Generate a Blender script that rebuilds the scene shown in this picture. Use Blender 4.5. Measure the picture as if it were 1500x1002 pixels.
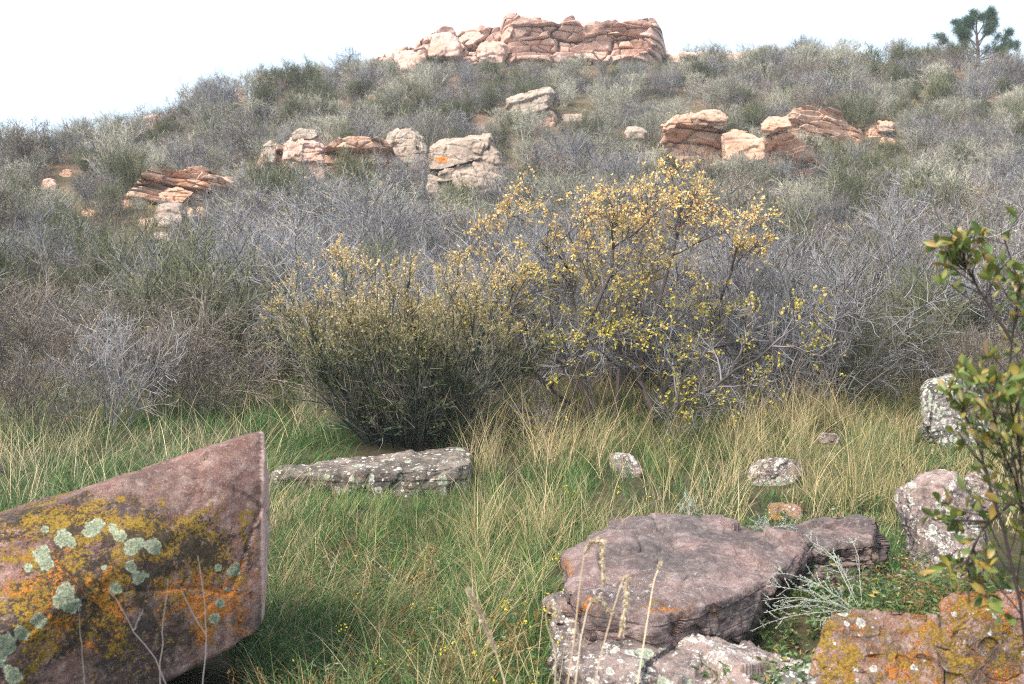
import bpy, bmesh, math, random
import numpy as np
from mathutils import Vector

for _o in list(bpy.data.objects):
    bpy.data.objects.remove(_o)
S = bpy.context.scene
COL = S.collection
F = 1472.0            # focal length in photo pixels (1500 px wide)
CX, CY, EYE = 750.0, 501.0, 1.6

# ------------------------------------------------------------------ camera, sky, sun, exposure
cam = bpy.data.cameras.new("camera")
cam.sensor_width = 36.0
cam.lens = F / 1500.0 * 36.0
cam.clip_start, cam.clip_end = 0.05, 2000.0
cam.dof.use_dof = True
cam.dof.focus_distance = 8.0
cam.dof.aperture_fstop = 4.5
camo = bpy.data.objects.new("camera", cam)
COL.objects.link(camo)
camo.location = (0, 0, EYE)
camo.rotation_euler = (math.radians(90), 0, 0)
S.camera = camo

SUN_EL, SUN_AZ = 50.0, -140.0      # azimuth measured from +Y, negative = to the left
world = bpy.data.worlds.new("World")
S.world = world
world.use_nodes = True
wn = world.node_tree
bg = wn.nodes["Background"]
sky = wn.nodes.new("ShaderNodeTexSky")
sky.sky_type = 'NISHITA'
sky.sun_disc = False
sky.sun_elevation = math.radians(SUN_EL)
sky.sun_rotation = math.radians(SUN_AZ)
sky.air_density, sky.dust_density, sky.ozone_density = 1.0, 7.0, 1.0
# a thin even cloud veil in front of the blue sky, a little thinner in places
wtc = wn.nodes.new("ShaderNodeTexCoord")
wno = wn.nodes.new("ShaderNodeTexNoise")
wno.inputs["Scale"].default_value = 1.3
wno.inputs["Detail"].default_value = 4
wn.links.new(wtc.outputs["Generated"], wno.inputs["Vector"])
wmr = wn.nodes.new("ShaderNodeMapRange")
wmr.inputs[1].default_value, wmr.inputs[2].default_value, wmr.inputs[3].default_value, wmr.inputs[4].default_value = .35, .65, .55, .85
wn.links.new(wno.outputs[0], wmr.inputs[0])
wmx = wn.nodes.new("ShaderNodeMix")
wmx.data_type = 'RGBA'
wn.links.new(wmr.outputs[0], wmx.inputs[0])
wn.links.new(sky.outputs[0], wmx.inputs[6])
wmx.inputs[7].default_value = (2.65, 3.2, 3.7, 1)
wn.links.new(wmx.outputs[2], bg.inputs[0])
bg.inputs[1].default_value = 0.14
sun = bpy.data.lights.new("sun", 'SUN')
sun.energy = 2.2
sun.angle = math.radians(26)
sun.color = (1.0, 0.88, 0.74)
suno = bpy.data.objects.new("sun", sun)
COL.objects.link(suno)
_e, _a = math.radians(SUN_EL), math.radians(SUN_AZ)
_d = Vector((math.sin(_a) * math.cos(_e), math.cos(_a) * math.cos(_e), math.sin(_e)))
suno.rotation_euler = _d.to_track_quat('Z', 'Y').to_euler()
suno.location = (-20, -10, 60)
S.view_settings.view_transform = 'Standard'
S.view_settings.look = 'None'
S.view_settings.exposure = 1.65
S.view_settings.gamma = 1.0
S.render.engine = 'CYCLES'
S.cycles.max_bounces = 6
S.cycles.diffuse_bounces = 2
S.cycles.glossy_bounces = 2
S.cycles.transmission_bounces = 3
S.cycles.use_denoising = False
S.cycles.filter_width = 1.15
S.cycles.use_adaptive_sampling = False

# ------------------------------------------------------------------ numpy helpers
def rng_of(seed):
    return np.random.default_rng(seed)

def _hash(ix, iy, iz, seed):
    h = (ix.astype(np.int64) * 374761393 + iy.astype(np.int64) * 668265263 + iz.astype(np.int64) * 1442695041 + seed * 974634721) & 0xFFFFFFFF
    h = ((h ^ (h >> 13)) * 1274126177) & 0xFFFFFFFF
    h = h ^ (h >> 16)
    return (h & 0xFFFFFF) / float(0x7FFFFF) - 1.0

def vnoise(p, seed=0):
    i = np.floor(p).astype(np.int64)
    f = p - i
    u = f * f * f * (f * (f * 6 - 15) + 10)
    x, y, z = i[:, 0], i[:, 1], i[:, 2]
    ux, uy, uz = u[:, 0], u[:, 1], u[:, 2]
    def L(a, b, t):
        return a + (b - a) * t
    c = [[[_hash(x + a, y + b, z + d, seed) for d in (0, 1)] for b in (0, 1)] for a in (0, 1)]
    return L(L(L(c[0][0][0], c[1][0][0], ux), L(c[0][1][0], c[1][1][0], ux), uy),
             L(L(c[0][0][1], c[1][0][1], ux), L(c[0][1][1], c[1][1][1], ux), uy), uz)

def fbm(p, octv=4, seed=0, gain=0.5):
    r, a, t = 0.0, 1.0, 0.0
    for k in range(octv):
        r = r + a * vnoise(p * (2.03 ** k) + 17.3 * k, seed + k)
        t += a
        a *= gain
    return r / t

def nrm(v):
    return v / np.maximum(np.linalg.norm(v, axis=-1, keepdims=True), 1e-9)

def sstep(a, b, x):
    t = np.clip((x - a) / (b - a), 0, 1)
    return t * t * (3 - 2 * t)

def vor(p, seed=0):
    """nearest cell: F1, F2, cell value, offset from the cell point, three cell slopes"""
    i = np.floor(p).astype(np.int64)
    n = len(p)
    f1, f2 = np.full(n, 9.0), np.full(n, 9.0)
    cid = np.zeros((n, 3), np.int64)
    off = np.zeros((n, 3))
    for dx in (-1, 0, 1):
        for dy in (-1, 0, 1):
            for dz in (-1, 0, 1):
                c = i + np.array([dx, dy, dz])
                q = np.stack([_hash(c[:, 0], c[:, 1], c[:, 2], seed + k) for k in range(3)], 1) * .42 + .5 + c
                v = p - q
                d = np.sqrt((v * v).sum(1))
                near_ = d < f1
                f2 = np.where(near_, f1, np.minimum(f2, d))
                f1 = np.where(near_, d, f1)
                cid[near_] = c[near_]
                off[near_] = v[near_]
    h = _hash(cid[:, 0], cid[:, 1], cid[:, 2], seed + 11)
    sl = np.stack([_hash(cid[:, 0], cid[:, 1], cid[:, 2], seed + 12 + k) for k in range(3)], 1)
    return f1, f2, h, off, sl

def facets(p, seed=0):
    f1, f2, h, off, sl = vor(p + .25 * np.stack([vnoise(p * 1.7 + 3, seed + 90), vnoise(p * 1.7 + 13, seed + 91), vnoise(p * 1.7 + 23, seed + 92)], 1), seed)
    return h * .45 + (off * sl).sum(1) * .9, f2 - f1

class Acc:
    """collects vertices, quads and triangles (numpy) and links them as one mesh"""
    def __init__(self):
        self.v, self.c, self.q, self.t, self.qm, self.tm, self.n = [], [], [], [], [], [], 0
    def add(self, v, col, quads=None, tris=None, mat=0):
        v = np.asarray(v, np.float32).reshape(-1, 3)
        col = np.broadcast_to(np.asarray(col, np.float32), (len(v), 3))
        self.v.append(v)
        self.c.append(col)
        if quads is not None and len(quads):
            self.q.append(np.asarray(quads, np.int64) + self.n)
            self.qm.append(np.full(len(quads), mat, np.int32))
        if tris is not None and len(tris):
            self.t.append(np.asarray(tris, np.int64) + self.n)
            self.tm.append(np.full(len(tris), mat, np.int32))
        self.n += len(v)
    def mesh(self, name, mats, smooth=True):
        v = np.concatenate(self.v)
        c = np.concatenate(self.c)
        q = np.concatenate(self.q) if self.q else np.zeros((0, 4), np.int64)
        t = np.concatenate(self.t) if self.t else np.zeros((0, 3), np.int64)
        me = bpy.data.meshes.new(name)
        me.vertices.add(len(v))
        me.vertices.foreach_set("co", v.ravel())
        me.loops.add(q.size + t.size)
        me.loops.foreach_set("vertex_index", np.concatenate([q.ravel(), t.ravel()]).astype(np.int32))
        me.polygons.add(len(q) + len(t))
        st = np.concatenate([np.arange(len(q)) * 4, q.size + np.arange(len(t)) * 3]).astype(np.int32)
        me.polygons.foreach_set("loop_start", st)
        mi = np.concatenate(self.qm + self.tm) if (self.qm or self.tm) else np.zeros(0, np.int32)
        for m in mats:
            me.materials.append(m)
        me.polygons.foreach_set("material_index", mi.astype(np.int32))
        me.polygons.foreach_set("use_smooth", np.full(len(q) + len(t), smooth, bool))
        a = me.attributes.new("Col", 'FLOAT_COLOR', 'POINT')
        a.data.foreach_set("color", np.concatenate([c, np.ones((len(c), 1), np.float32)], 1).astype(np.float32).ravel())
        me.update(calc_edges=True)
        return me

def link(name, me, parent=None, loc=None):
    o = bpy.data.objects.new(name, me)
    COL.objects.link(o)
    if parent is not None:
        o.parent = parent
    if loc is not None:
        o.location = loc
    return o

def tag(o, label=None, cat=None, group=None, kind=None):
    if label: o["label"] = label
    if cat: o["category"] = cat
    if group: o["group"] = group
    if kind: o["kind"] = kind
    return o

def thing(name, label, cat, loc=(0, 0, 0), rz=0.0, sc=1.0, group=None):
    o = bpy.data.objects.new(name, None)
    o.empty_display_size = 0.2
    COL.objects.link(o)
    o.location = loc
    o.rotation_euler = (0, 0, rz)
    o.scale = (sc, sc, sc) if np.isscalar(sc) else sc
    return tag(o, label, cat, group)

# ------------------------------------------------------------------ terrain shape
_yy = np.arange(-40, 400, 0.25)
_zz = np.interp(_yy, [-40, -5, 0, 5, 9, 12, 16, 20, 25, 32, 40, 48, 55, 64, 72, 78, 120, 400],
                [-.9, -.1, 0, .0, .27, .62, 1.05, 1.75, 2.85, 4.7, 7.35, 10.4, 13.6, 18.0, 21.7, 24.6, 42, 90])
_k = np.exp(-0.5 * (np.arange(-12, 13) * 0.25 / 1.0) ** 2)
_zs = np.convolve(np.pad(_zz, 12, mode='edge'), _k / _k.sum(), mode='valid')
_hx = np.arange(-300, 300, 1.0)
_hz = np.interp(_hx, [-300, -120, -60, -42, -30, -26, -20, -16, -12, -8, 0, 14, 20, 28, 40, 60, 120, 300],
                [-8, -2, 3.6, 6.4, 7.8, 9.5, 14.2, 17.7, 20.6, 22.2, 23.0, 23.3, 23.2, 22.3, 20.9, 18.0, 12, 2])
_k2 = np.exp(-0.5 * (np.arange(-4, 5) / 1.5) ** 2)
_hz = np.convolve(np.pad(_hz, 4, mode='edge'), _k2 / _k2.sum(), mode='valid')

def terrain(x, y, fine=True):
    x = np.asarray(x, float)
    y = np.asarray(y, float)
    a = np.interp(y, _yy, _zs)
    wide = np.interp(np.abs(x), [0, 60, 300], [0, 0, -6])
    h = np.interp(x, _hx, _hz) - 0.06 * np.maximum(0, y - 76)
    k = 1.2
    m = np.minimum(a, h)
    z = m - k * np.log1p(np.exp(-np.abs(a - h) / k)) * 1.0
    z = np.where(a < h - 8, a, z) + wide * sstep(30, 120, np.abs(y))
    z = z + 0.34 * np.exp(-(((x - 2.0) / 1.35) ** 2 + ((y - 4.6) / 1.6) ** 2))
    z = z - 0.16 * np.exp(-(((x - 1.25) / .45) ** 2 + ((y - 4.55) / .35) ** 2))
    z = z + 0.12 * np.exp(-(((x + 4.5) / 2.5) ** 2 + ((y - 9.0) / 3.0) ** 2))
    p = np.stack([x, y, np.zeros_like(x)], -1).reshape(-1, 3)
    amp = np.interp(y.ravel(), [0, 12, 22, 45, 90], [.05, .07, .25, .6, .5])
    z = z + (amp * fbm(p / 7.0, 3, 5)).reshape(z.shape)
    if fine:
        z = z + (0.035 * fbm(p / 0.8, 3, 9)).reshape(z.shape)
    return z

def ray_z(py, d):
    return EYE - d * (py - CY) / F

def unp(px, py, d):
    return np.array([d * (px - CX) / F, d, ray_z(py, d)])

def pz(px, py, z):
    """point on the sight line of a photo pixel at height z"""
    return unp(px, py, (EYE - z) * F / (py - CY))

_dd = np.concatenate([np.arange(2, 20, .02), np.arange(20, 130, .1)])
def ground(px, py):
    zt = terrain(_dd * (px - CX) / F, _dd)
    g = zt - ray_z(py, _dd)
    i = np.argmax(g >= 0) if (g >= 0).any() else int(np.argmax(g / _dd))
    d = _dd[i]
    return np.array([d * (px - CX) / F, d, zt[i]])

def crest(px):
    zt = terrain(_dd * (px - CX) / F, _dd)
    i = int(np.argmax((zt - EYE) / _dd))
    return CY - F * (zt[i] - EYE) / _dd[i], float(_dd[i])

def project(x, y, z):
    return CX + F * x / y, CY - F * (z - EYE) / y

# ------------------------------------------------------------------ materials
class N:
    def __init__(self, name):
        self.m = bpy.data.materials.new(name)
        self.m.use_nodes = True
        self.t = self.m.node_tree
        self.t.nodes.clear()
        self.out = self.t.nodes.new("ShaderNodeOutputMaterial")
    def n(self, typ, **kw):
        nd = self.t.nodes.new(typ)
        for k, v in kw.items():
            setattr(nd, k, v)
        return nd
    def put(self, sock, v):
        if isinstance(v, bpy.types.NodeSocket):
            self.t.links.new(v, sock)
        elif isinstance(v, (tuple, list)) and len(v) == 3 and sock.type == 'RGBA':
            sock.default_value = (*v, 1)
        else:
            sock.default_value = v
    def math(self, op, a, b=0.0, clamp=False):
        nd = self.n("ShaderNodeMath", operation=op, use_clamp=clamp)
        self.put(nd.inputs[0], a)
        self.put(nd.inputs[1], b)
        return nd.outputs[0]
    def noise(self, vec, scale, detail=5, rough=.6, w=0.0, dist=0.0):
        nd = self.n("ShaderNodeTexNoise", noise_dimensions='4D')
        self.put(nd.inputs["Vector"], vec)
        nd.inputs["Scale"].default_value = scale
        nd.inputs["Detail"].default_value = detail
        nd.inputs["Roughness"].default_value = rough
        nd.inputs["Distortion"].default_value = dist
        nd.inputs["W"].default_value = w
        return nd.outputs[0]
    def ramp(self, v, a, b):
        nd = self.n("ShaderNodeMapRange", interpolation_type='SMOOTHSTEP')
        self.put(nd.inputs[0], v)
        self.put(nd.inputs[1], a)
        self.put(nd.inputs[2], b)
        return nd.outputs[0]
    def mix(self, f, a, b, mode='MIX'):
        nd = self.n("ShaderNodeMix", data_type='RGBA', blend_type=mode)
        self.put(nd.inputs[0], f)
        self.put(nd.inputs[6], a)
        self.put(nd.inputs[7], b)
        return nd.outputs[2]
    def attr(self, name):
        return self.n("ShaderNodeAttribute", attribute_name=name)

def plant_mat(name, trans=0.35, rough=0.6, vary=0.25, spec=0.25):
    b = N(name)
    col = b.attr("Col").outputs[0]
    rnd = b.n("ShaderNodeObjectInfo").outputs["Random"]
    br = b.math('ADD', b.math('MULTIPLY', rnd, vary), 1.0 - vary * 0.5)
    hsv = b.n("ShaderNodeHueSaturation")
    b.put(hsv.inputs["Color"], col)
    b.put(hsv.inputs["Value"], br)
    pr = b.n("ShaderNodeBsdfPrincipled")
    b.put(pr.inputs["Base Color"], hsv.outputs[0])
    pr.inputs["Roughness"].default_value = rough
    pr.inputs["Specular IOR Level"].default_value = spec
    if trans > 0:
        tr = b.n("ShaderNodeBsdfTranslucent")
        b.put(tr.inputs[0], hsv.outputs[0])
        mx = b.n("ShaderNodeMixShader")
        mx.inputs[0].default_value = trans
        b.t.links.new(pr.outputs[0], mx.inputs[1])
        b.t.links.new(tr.outputs[0], mx.inputs[2])
        b.t.links.new(mx.outputs[0], b.out.inputs[0])
    else:
        b.t.links.new(pr.outputs[0], b.out.inputs[0])
    return b.m

def rock_mat(name, base, base2, dark=0.4, darkcol=(.05, .045, .045), layers=(), rosette=0.0, scale=1.0,
             bump=0.6, attrs=False, warm=None, strata=None, seed=0.0):
    """layers: (colour, noise scale, threshold, softness, attribute-or-None)"""
    b = N(name)
    vec = b.n("ShaderNodeTexCoord").outputs["Object"]
    rnd = b.n("ShaderNodeObjectInfo").outputs["Random"]
    off = b.n("ShaderNodeVectorMath", operation='ADD')
    comb = b.n("ShaderNodeCombineXYZ")
    b.put(comb.inputs[0], b.math('MULTIPLY', rnd, 31.0))
    b.put(comb.inputs[1], b.math('MULTIPLY', rnd, 17.0))
    b.put(off.inputs[0], vec)
    b.put(off.inputs[1], comb.outputs[0])
    v = vec if attrs else off.outputs[0]
    n1 = b.noise(v, 1.6 * scale, 8, .65, seed)
    c = b.mix(b.ramp(n1, .36, .64), base, base2)
    n2 = b.noise(v, 14 * scale, 8, .75, seed + 3)
    c = b.mix(b.ramp(n2, .40, .70), c, b.mix(.22, c, (.78, .68, .63)))
    n4 = b.noise(v, 60 * scale, 4, .8, seed + 5)
    c = b.mix(b.ramp(n4, .42, .30), c, b.mix(.6, c, darkcol))
    n5 = b.noise(v, 170 * scale, 3, .85, seed + 6)
    c = b.mix(b.ramp(n5, .56, .66), c, b.mix(.42, c, (.80, .72, .68)))
    c = b.mix(b.ramp(n5, .44, .35), c, b.mix(.55, c, darkcol))
    if warm is not None:
        c = b.mix(b.math('MULTIPLY', b.ramp(b.noise(v, .9 * scale, 6, .6, seed + 21), .5, .68), .8), c, warm)
    if strata is not None:
        sv = b.n("ShaderNodeVectorMath", operation='MULTIPLY')
        b.put(sv.inputs[0], v)
        sv.inputs[1].default_value = (.25, .25, strata[0])
        c = b.mix(b.math('MULTIPLY', b.ramp(b.noise(sv.outputs[0], 1.0, 6, .7, seed + 40, .4), .48, .66), strata[2]), c, strata[1])
    # dark crust and stain
    n3 = b.noise(v, 3.2 * scale, 10, .72, seed + 9)
    dk = b.ramp(n3, .62 - .22 * dark, .70 - .12 * dark)
    if attrs:
        dk = b.math('MULTIPLY', dk, b.attr("dark").outputs["Fac"])
    dk = b.math('MULTIPLY', dk, b.ramp(b.noise(v, 40 * scale, 5, .7, seed + 11), .34, .52))
    c = b.mix(b.math('MULTIPLY', dk, .85), c, darkcol)
    hts = []
    for i, (colr, sc, th, soft, at) in enumerate(layers):
        a = b.noise(v, sc * scale, 9, .7, seed + 50 + 7 * i, .6)
        f = b.noise(v, sc * scale * 9, 4, .7, seed + 52 + 7 * i)
        a = b.math('ADD', a, b.math('MULTIPLY', b.math('SUBTRACT', f, .5), .7))
        if at and attrs:
            a = b.math('ADD', a, b.math('MULTIPLY', b.math('SUBTRACT', b.attr(at).outputs["Fac"], .5), .42))
        m = b.ramp(a, th, th + soft)
        dcol = tuple(x * .45 for x in colr)
        cc = b.mix(b.ramp(b.noise(v, sc * scale * 14, 3, .7, seed + 53), .35, .6), dcol, colr)
        c = b.mix(b.math('MULTIPLY', m, .92), c, cc)
        hts.append(m)
    if rosette > 0:
        for k, (vs, colr) in enumerate(((9.0, (.36, .42, .33)), (17.0, (.52, .54, .50)), (30.0, (.62, .60, .57)))):
            wv = b.n("ShaderNodeVectorMath", operation='ADD')
            nz = b.n("ShaderNodeTexNoise")
            b.put(nz.inputs["Vector"], v)
            nz.inputs["Scale"].default_value = vs * 2.2 * scale
            nz.inputs["Detail"].default_value = 4
            sc_ = b.n("ShaderNodeVectorMath", operation='SCALE')
            b.put(sc_.inputs[0], nz.outputs[1])
            sc_.inputs["Scale"].default_value = .055 * 9 / vs / scale
            b.put(wv.inputs[0], v)
            b.put(wv.inputs[1], sc_.outputs[0])
            vo = b.n("ShaderNodeTexVoronoi", feature='F1')
            b.put(vo.inputs["Vector"], wv.outputs[0])
            vo.inputs["Scale"].default_value = vs * scale
            sep = b.n("ShaderNodeSeparateColor")
            b.put(sep.inputs[0], vo.outputs["Color"])
            rad = b.math('MULTIPLY', b.ramp(sep.outputs[0], 1.0 - rosette, 1.0), .55)
            d = vo.outputs["Distance"]
            m = b.ramp(b.math('SUBTRACT', rad, d), .0, .05)
            ring = b.ramp(b.math('DIVIDE', d, b.math('ADD', rad, .02)), .25, .95)
            cc = b.mix(ring, tuple(x * .62 for x in colr), colr)
            cc = b.mix(b.ramp(b.noise(v, 110 * scale, 3, .7), .4, .6), b.mix(.5, cc, (.1, .1, .09)), cc)
            c = b.mix(m, c, cc)
            hts.append(m)
    if attrs:
        ra = b.attr("rosette").outputs["Fac"]
        a = b.math('ADD', ra, b.math('MULTIPLY', b.math('SUBTRACT', b.noise(v, 22, 7, .72, 2.0), .5), 1.5))
        m = b.ramp(a, .46, .54)
        fr = b.attr("fresh").outputs["Fac"]
        c = b.mix(fr, c, b.mix(b.ramp(n2, .35, .7), (.42, .27, .235), (.55, .42, .38)))
        rc = b.mix(b.ramp(ra, .45, .95), (.37, .41, .30), (.24, .28, .19))
        rc = b.mix(b.ramp(b.noise(v, 120, 4, .7), .38, .6), (.13, .15, .11), rc)
        c = b.mix(m, c, rc)
        hts.append(m)
    pr = b.n("ShaderNodeBsdfPrincipled")
    b.put(pr.inputs["Base Color"], c)
    pr.inputs["Roughness"].default_value = .9
    pr.inputs["Specular IOR Level"].default_value = .2
    h = b.math('ADD', b.math('MULTIPLY', n2, .5), b.math('MULTIPLY', n4, .25))
    h = b.math('ADD', b.math('ADD', h, b.math('MULTIPLY', n3, .6)), b.math('MULTIPLY', n5, .10))
    for m in hts:
        h = b.math('ADD', h, b.math('MULTIPLY', m, .10))
    bp = b.n("ShaderNodeBump")
    bp.inputs["Strength"].default_value = bump
    bp.inputs["Distance"].default_value = .03 / scale
    b.put(bp.inputs["Height"], h)
    b.t.links.new(bp.outputs[0], pr.inputs["Normal"])
    b.t.links.new(pr.outputs[0], b.out.inputs[0])
    return b.m

ORANGE, OCHRE, WHITE, PALEG = (.46, .17, .03), (.25, .165, .025), (.58, .56, .54), (.34, .39, .30)
M = {}
M['bark'] = plant_mat('twig_bark', 0, .85, .6, .15)
M['leaf'] = plant_mat('leaf', .35, .55, .4, .3)
M['grass'] = plant_mat('grass_blade', .35, .6, 0, .2)
M['bush_leaf'] = plant_mat('bush_leaf', .35, .55, 0, .3)
M['bush_bark'] = plant_mat('bush_bark', 0, .85, 0, .15)
M['waxy'] = plant_mat('waxy_leaf', .3, .42, .1, .4)
M['hero'] = rock_mat('pink_sandstone_lichened', (.175, .090, .076), (.105, .058, .052), 1.0, (.042, .033, .031),
                     [(WHITE, 34, .66, .05, None), ((.05, .042, .04), 30, .63, .05, None), (OCHRE, 8.0, .56, .04, 'ochre'), (ORANGE, 11.0, .60, .04, 'orange'), ((.05, .042, .035), 9.0, .60, .05, 'ochre')],
                     0, 1.0, .8, True, seed=1)
M['flat'] = rock_mat('mauve_flat_sandstone', (.175, .112, .108), (.08, .066, .07), 1.0, (.055, .05, .052),
                     [(WHITE, 22, .60, .05, 'pale'), (ORANGE, 6.0, .64, .05, 'orange'), (OCHRE, 9, .69, .05, 'ochre')],
                     0, 1.1, .9, True, seed=4)
M['pale'] = rock_mat('pale_crusted_rock', (.29, .215, .20), (.17, .13, .125), 1.0, (.05, .048, .05),
                     [(WHITE, 5, .53, .08, None), (ORANGE, 7, .68, .05, None), (OCHRE, 9, .72, .05, None)], .25, 1.2, .9, seed=7)
M['ochre'] = rock_mat('ochre_crusted_rock', (.25, .145, .12), (.16, .105, .088), .85, (.06, .05, .045),
                      [(OCHRE, 6.5, .50, .05, None), (ORANGE, 7.5, .555, .05, None), (WHITE, 18, .66, .05, None)], .12, 1.2, .9, seed=11)
M['dark'] = rock_mat('dark_crusted_rock', (.16, .15, .145), (.10, .10, .10), .9, (.03, .032, .035),
                     [(ORANGE, 5, .72, .04, None), (WHITE, 12, .66, .05, None)], .75, 1.0, .8, seed=15)
M['slab'] = rock_mat('grey_lichened_slab', (.15, .125, .11), (.085, .078, .07), 1.0, (.035, .033, .032),
                     [(PALEG, 2.2, .62, .06, None), (ORANGE, 5, .64, .05, None), (WHITE, 9, .68, .05, None)], .3, 1.0, .8, seed=18)
M['cliff'] = rock_mat('pink_cliff_sandstone', (.54, .365, .305), (.43, .29, .25), .35, (.18, .135, .13),
                      [((.60, .50, .42), 1.2, .58, .1, None)], 0, .55, .9, False, (.46, .25, .17), (1.6, (.30, .22, .21), .45), seed=22)
M['red'] = rock_mat('red_outcrop_sandstone', (.52, .35, .26), (.42, .25, .17), .45, (.10, .08, .075),
                    [((.52, .45, .38), 1.5, .56, .1, None)], 0, .8, .9, False, (.46, .21, .105), (3.0, (.20, .16, .15), .6), seed=26)
M['grey'] = rock_mat('grey_outcrop_rock', (.34, .27, .22), (.24, .19, .155), .65, (.09, .08, .075),
                     [((.46, .415, .36), 2.0, .55, .08, None), (OCHRE, 3.0, .70, .05, None)], .15, .8, .9, False, None, (2.5, (.22, .19, .18), .5), seed=30)
M['orange_spot'] = rock_mat('grey_outcrop_orange_lichen', (.34, .27, .22), (.24, .19, .155), .65, (.09, .08, .075),
                            [((.46, .415, .36), 2.0, .55, .08, None), (OCHRE, 3.0, .66, .05, 'ochre'), ((.60, .19, .02), 3.5, .62, .04, 'orange')],
                            0, .8, .9, True, None, (2.5, (.22, .19, .18), .5), seed=33)

def ground_mat():
    b = N("hillside_soil")
    geo = b.n("ShaderNodeNewGeometry")
    p = geo.outputs["Position"]
    sep = b.n("ShaderNodeSeparateXYZ")
    b.put(sep.inputs[0], p)
    up = b.ramp(sep.outputs[1], 12, 24)
    soil = b.mix(b.ramp(b.noise(p, .22, 6, .6), .42, .62), (.20, .135, .095), (.27, .15, .10))
    litter = b.mix(b.ramp(b.noise(p, .35, 6, .65, 3), .40, .60), (.055, .05, .034), (.13, .105, .07))
    hill = b.mix(b.ramp(b.noise(p, .28, 6, .7, 6), .46, .60), litter, soil)
    mead = b.mix(b.ramp(b.noise(p, 1.3, 7, .7, 9), .4, .62), (.05, .055, .028), (.10, .085, .052))
    c = b.mix(up, mead, hill)
    n = b.noise(p, 9, 8, .8, 12)
    c = b.mix(b.ramp(n, .38, .7), b.mix(.45, c, (.02, .018, .014)), c)
    c = b.mix(b.ramp(b.noise(p, 45, 4, .8, 14), .56, .7), c, b.mix(.5, c, (.30, .25, .20)))
    pr = b.n("ShaderNodeBsdfPrincipled")
    b.put(pr.inputs["Base Color"], c)
    pr.inputs["Roughness"].default_value = 1.0
    pr.inputs["Specular IOR Level"].default_value = .1
    bp = b.n("ShaderNodeBump")
    bp.inputs["Strength"].default_value = .8
    bp.inputs["Distance"].default_value = .05
    b.put(bp.inputs["Height"], n)
    b.t.links.new(bp.outputs[0], pr.inputs["Normal"])
    b.t.links.new(pr.outputs[0], b.out.inputs[0])
    return b.m

# ------------------------------------------------------------------ ground sheet
def axis(lo, hi, c0, fine, grow):
    out = [c0]
    st = fine
    while out[-1] < hi:
        out.append(out[-1] + st)
        st *= grow
    left = [c0]
    st = fine
    while left[-1] > lo:
        left.append(left[-1] - st)
        st *= grow
    return np.array(sorted(set(left + out)))
gx = axis(-600, 600, 0.0, .09, 1.028)
gy = axis(-300, 900, 4.0, .07, 1.02)
GX, GY = np.meshgrid(gx, gy)
GZ = terrain(GX, GY)
GZ = GZ - np.maximum(0, np.hypot(GX, GY) - 160) * .12
acc = Acc()
nx, ny = len(gx), len(gy)
ii = (np.arange(ny - 1)[:, None] * nx + np.arange(nx - 1)[None, :]).ravel()
acc.add(np.stack([GX, GY, GZ], -1), (1, 1, 1), quads=np.stack([ii, ii + 1, ii + nx + 1, ii + nx], 1))
tag(link("hillside_ground", acc.mesh("hillside_ground", [ground_mat()])), "red brown hillside soil rising from the grassy meadow to the ridge", "ground", None, "structure")

# ------------------------------------------------------------------ rocks
_ICO = {}
def ico(level):
    if level not in _ICO:
        bm = bmesh.new()
        bmesh.ops.create_icosphere(bm, subdivisions=level, radius=1.0)
        v = np.array([x.co[:] for x in bm.verts])
        f = np.array([[l.index for l in x.verts] for x in bm.faces])
        bm.free()
        _ICO[level] = (nrm(v), f)
    return _ICO[level]

def hull_planes(q, tn=.995, td=.04):
    bm = bmesh.new()
    for p in q:
        bm.verts.new(tuple(p))
    bmesh.ops.convex_hull(bm, input=bm.verts[:])
    bm.normal_update()
    out = []
    for f in bm.faces:
        n = np.array(f.normal[:])
        d = float(n @ np.array(f.verts[0].co[:]))
        if d < 0:
            n, d = -n, -d
        if not any(n @ m > tn and abs(d - e) < td for m, e in out):
            out.append((n, d))
    bm.free()
    return np.array([o[0] for o in out]), np.maximum(np.array([o[1] for o in out]), .03)

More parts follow.
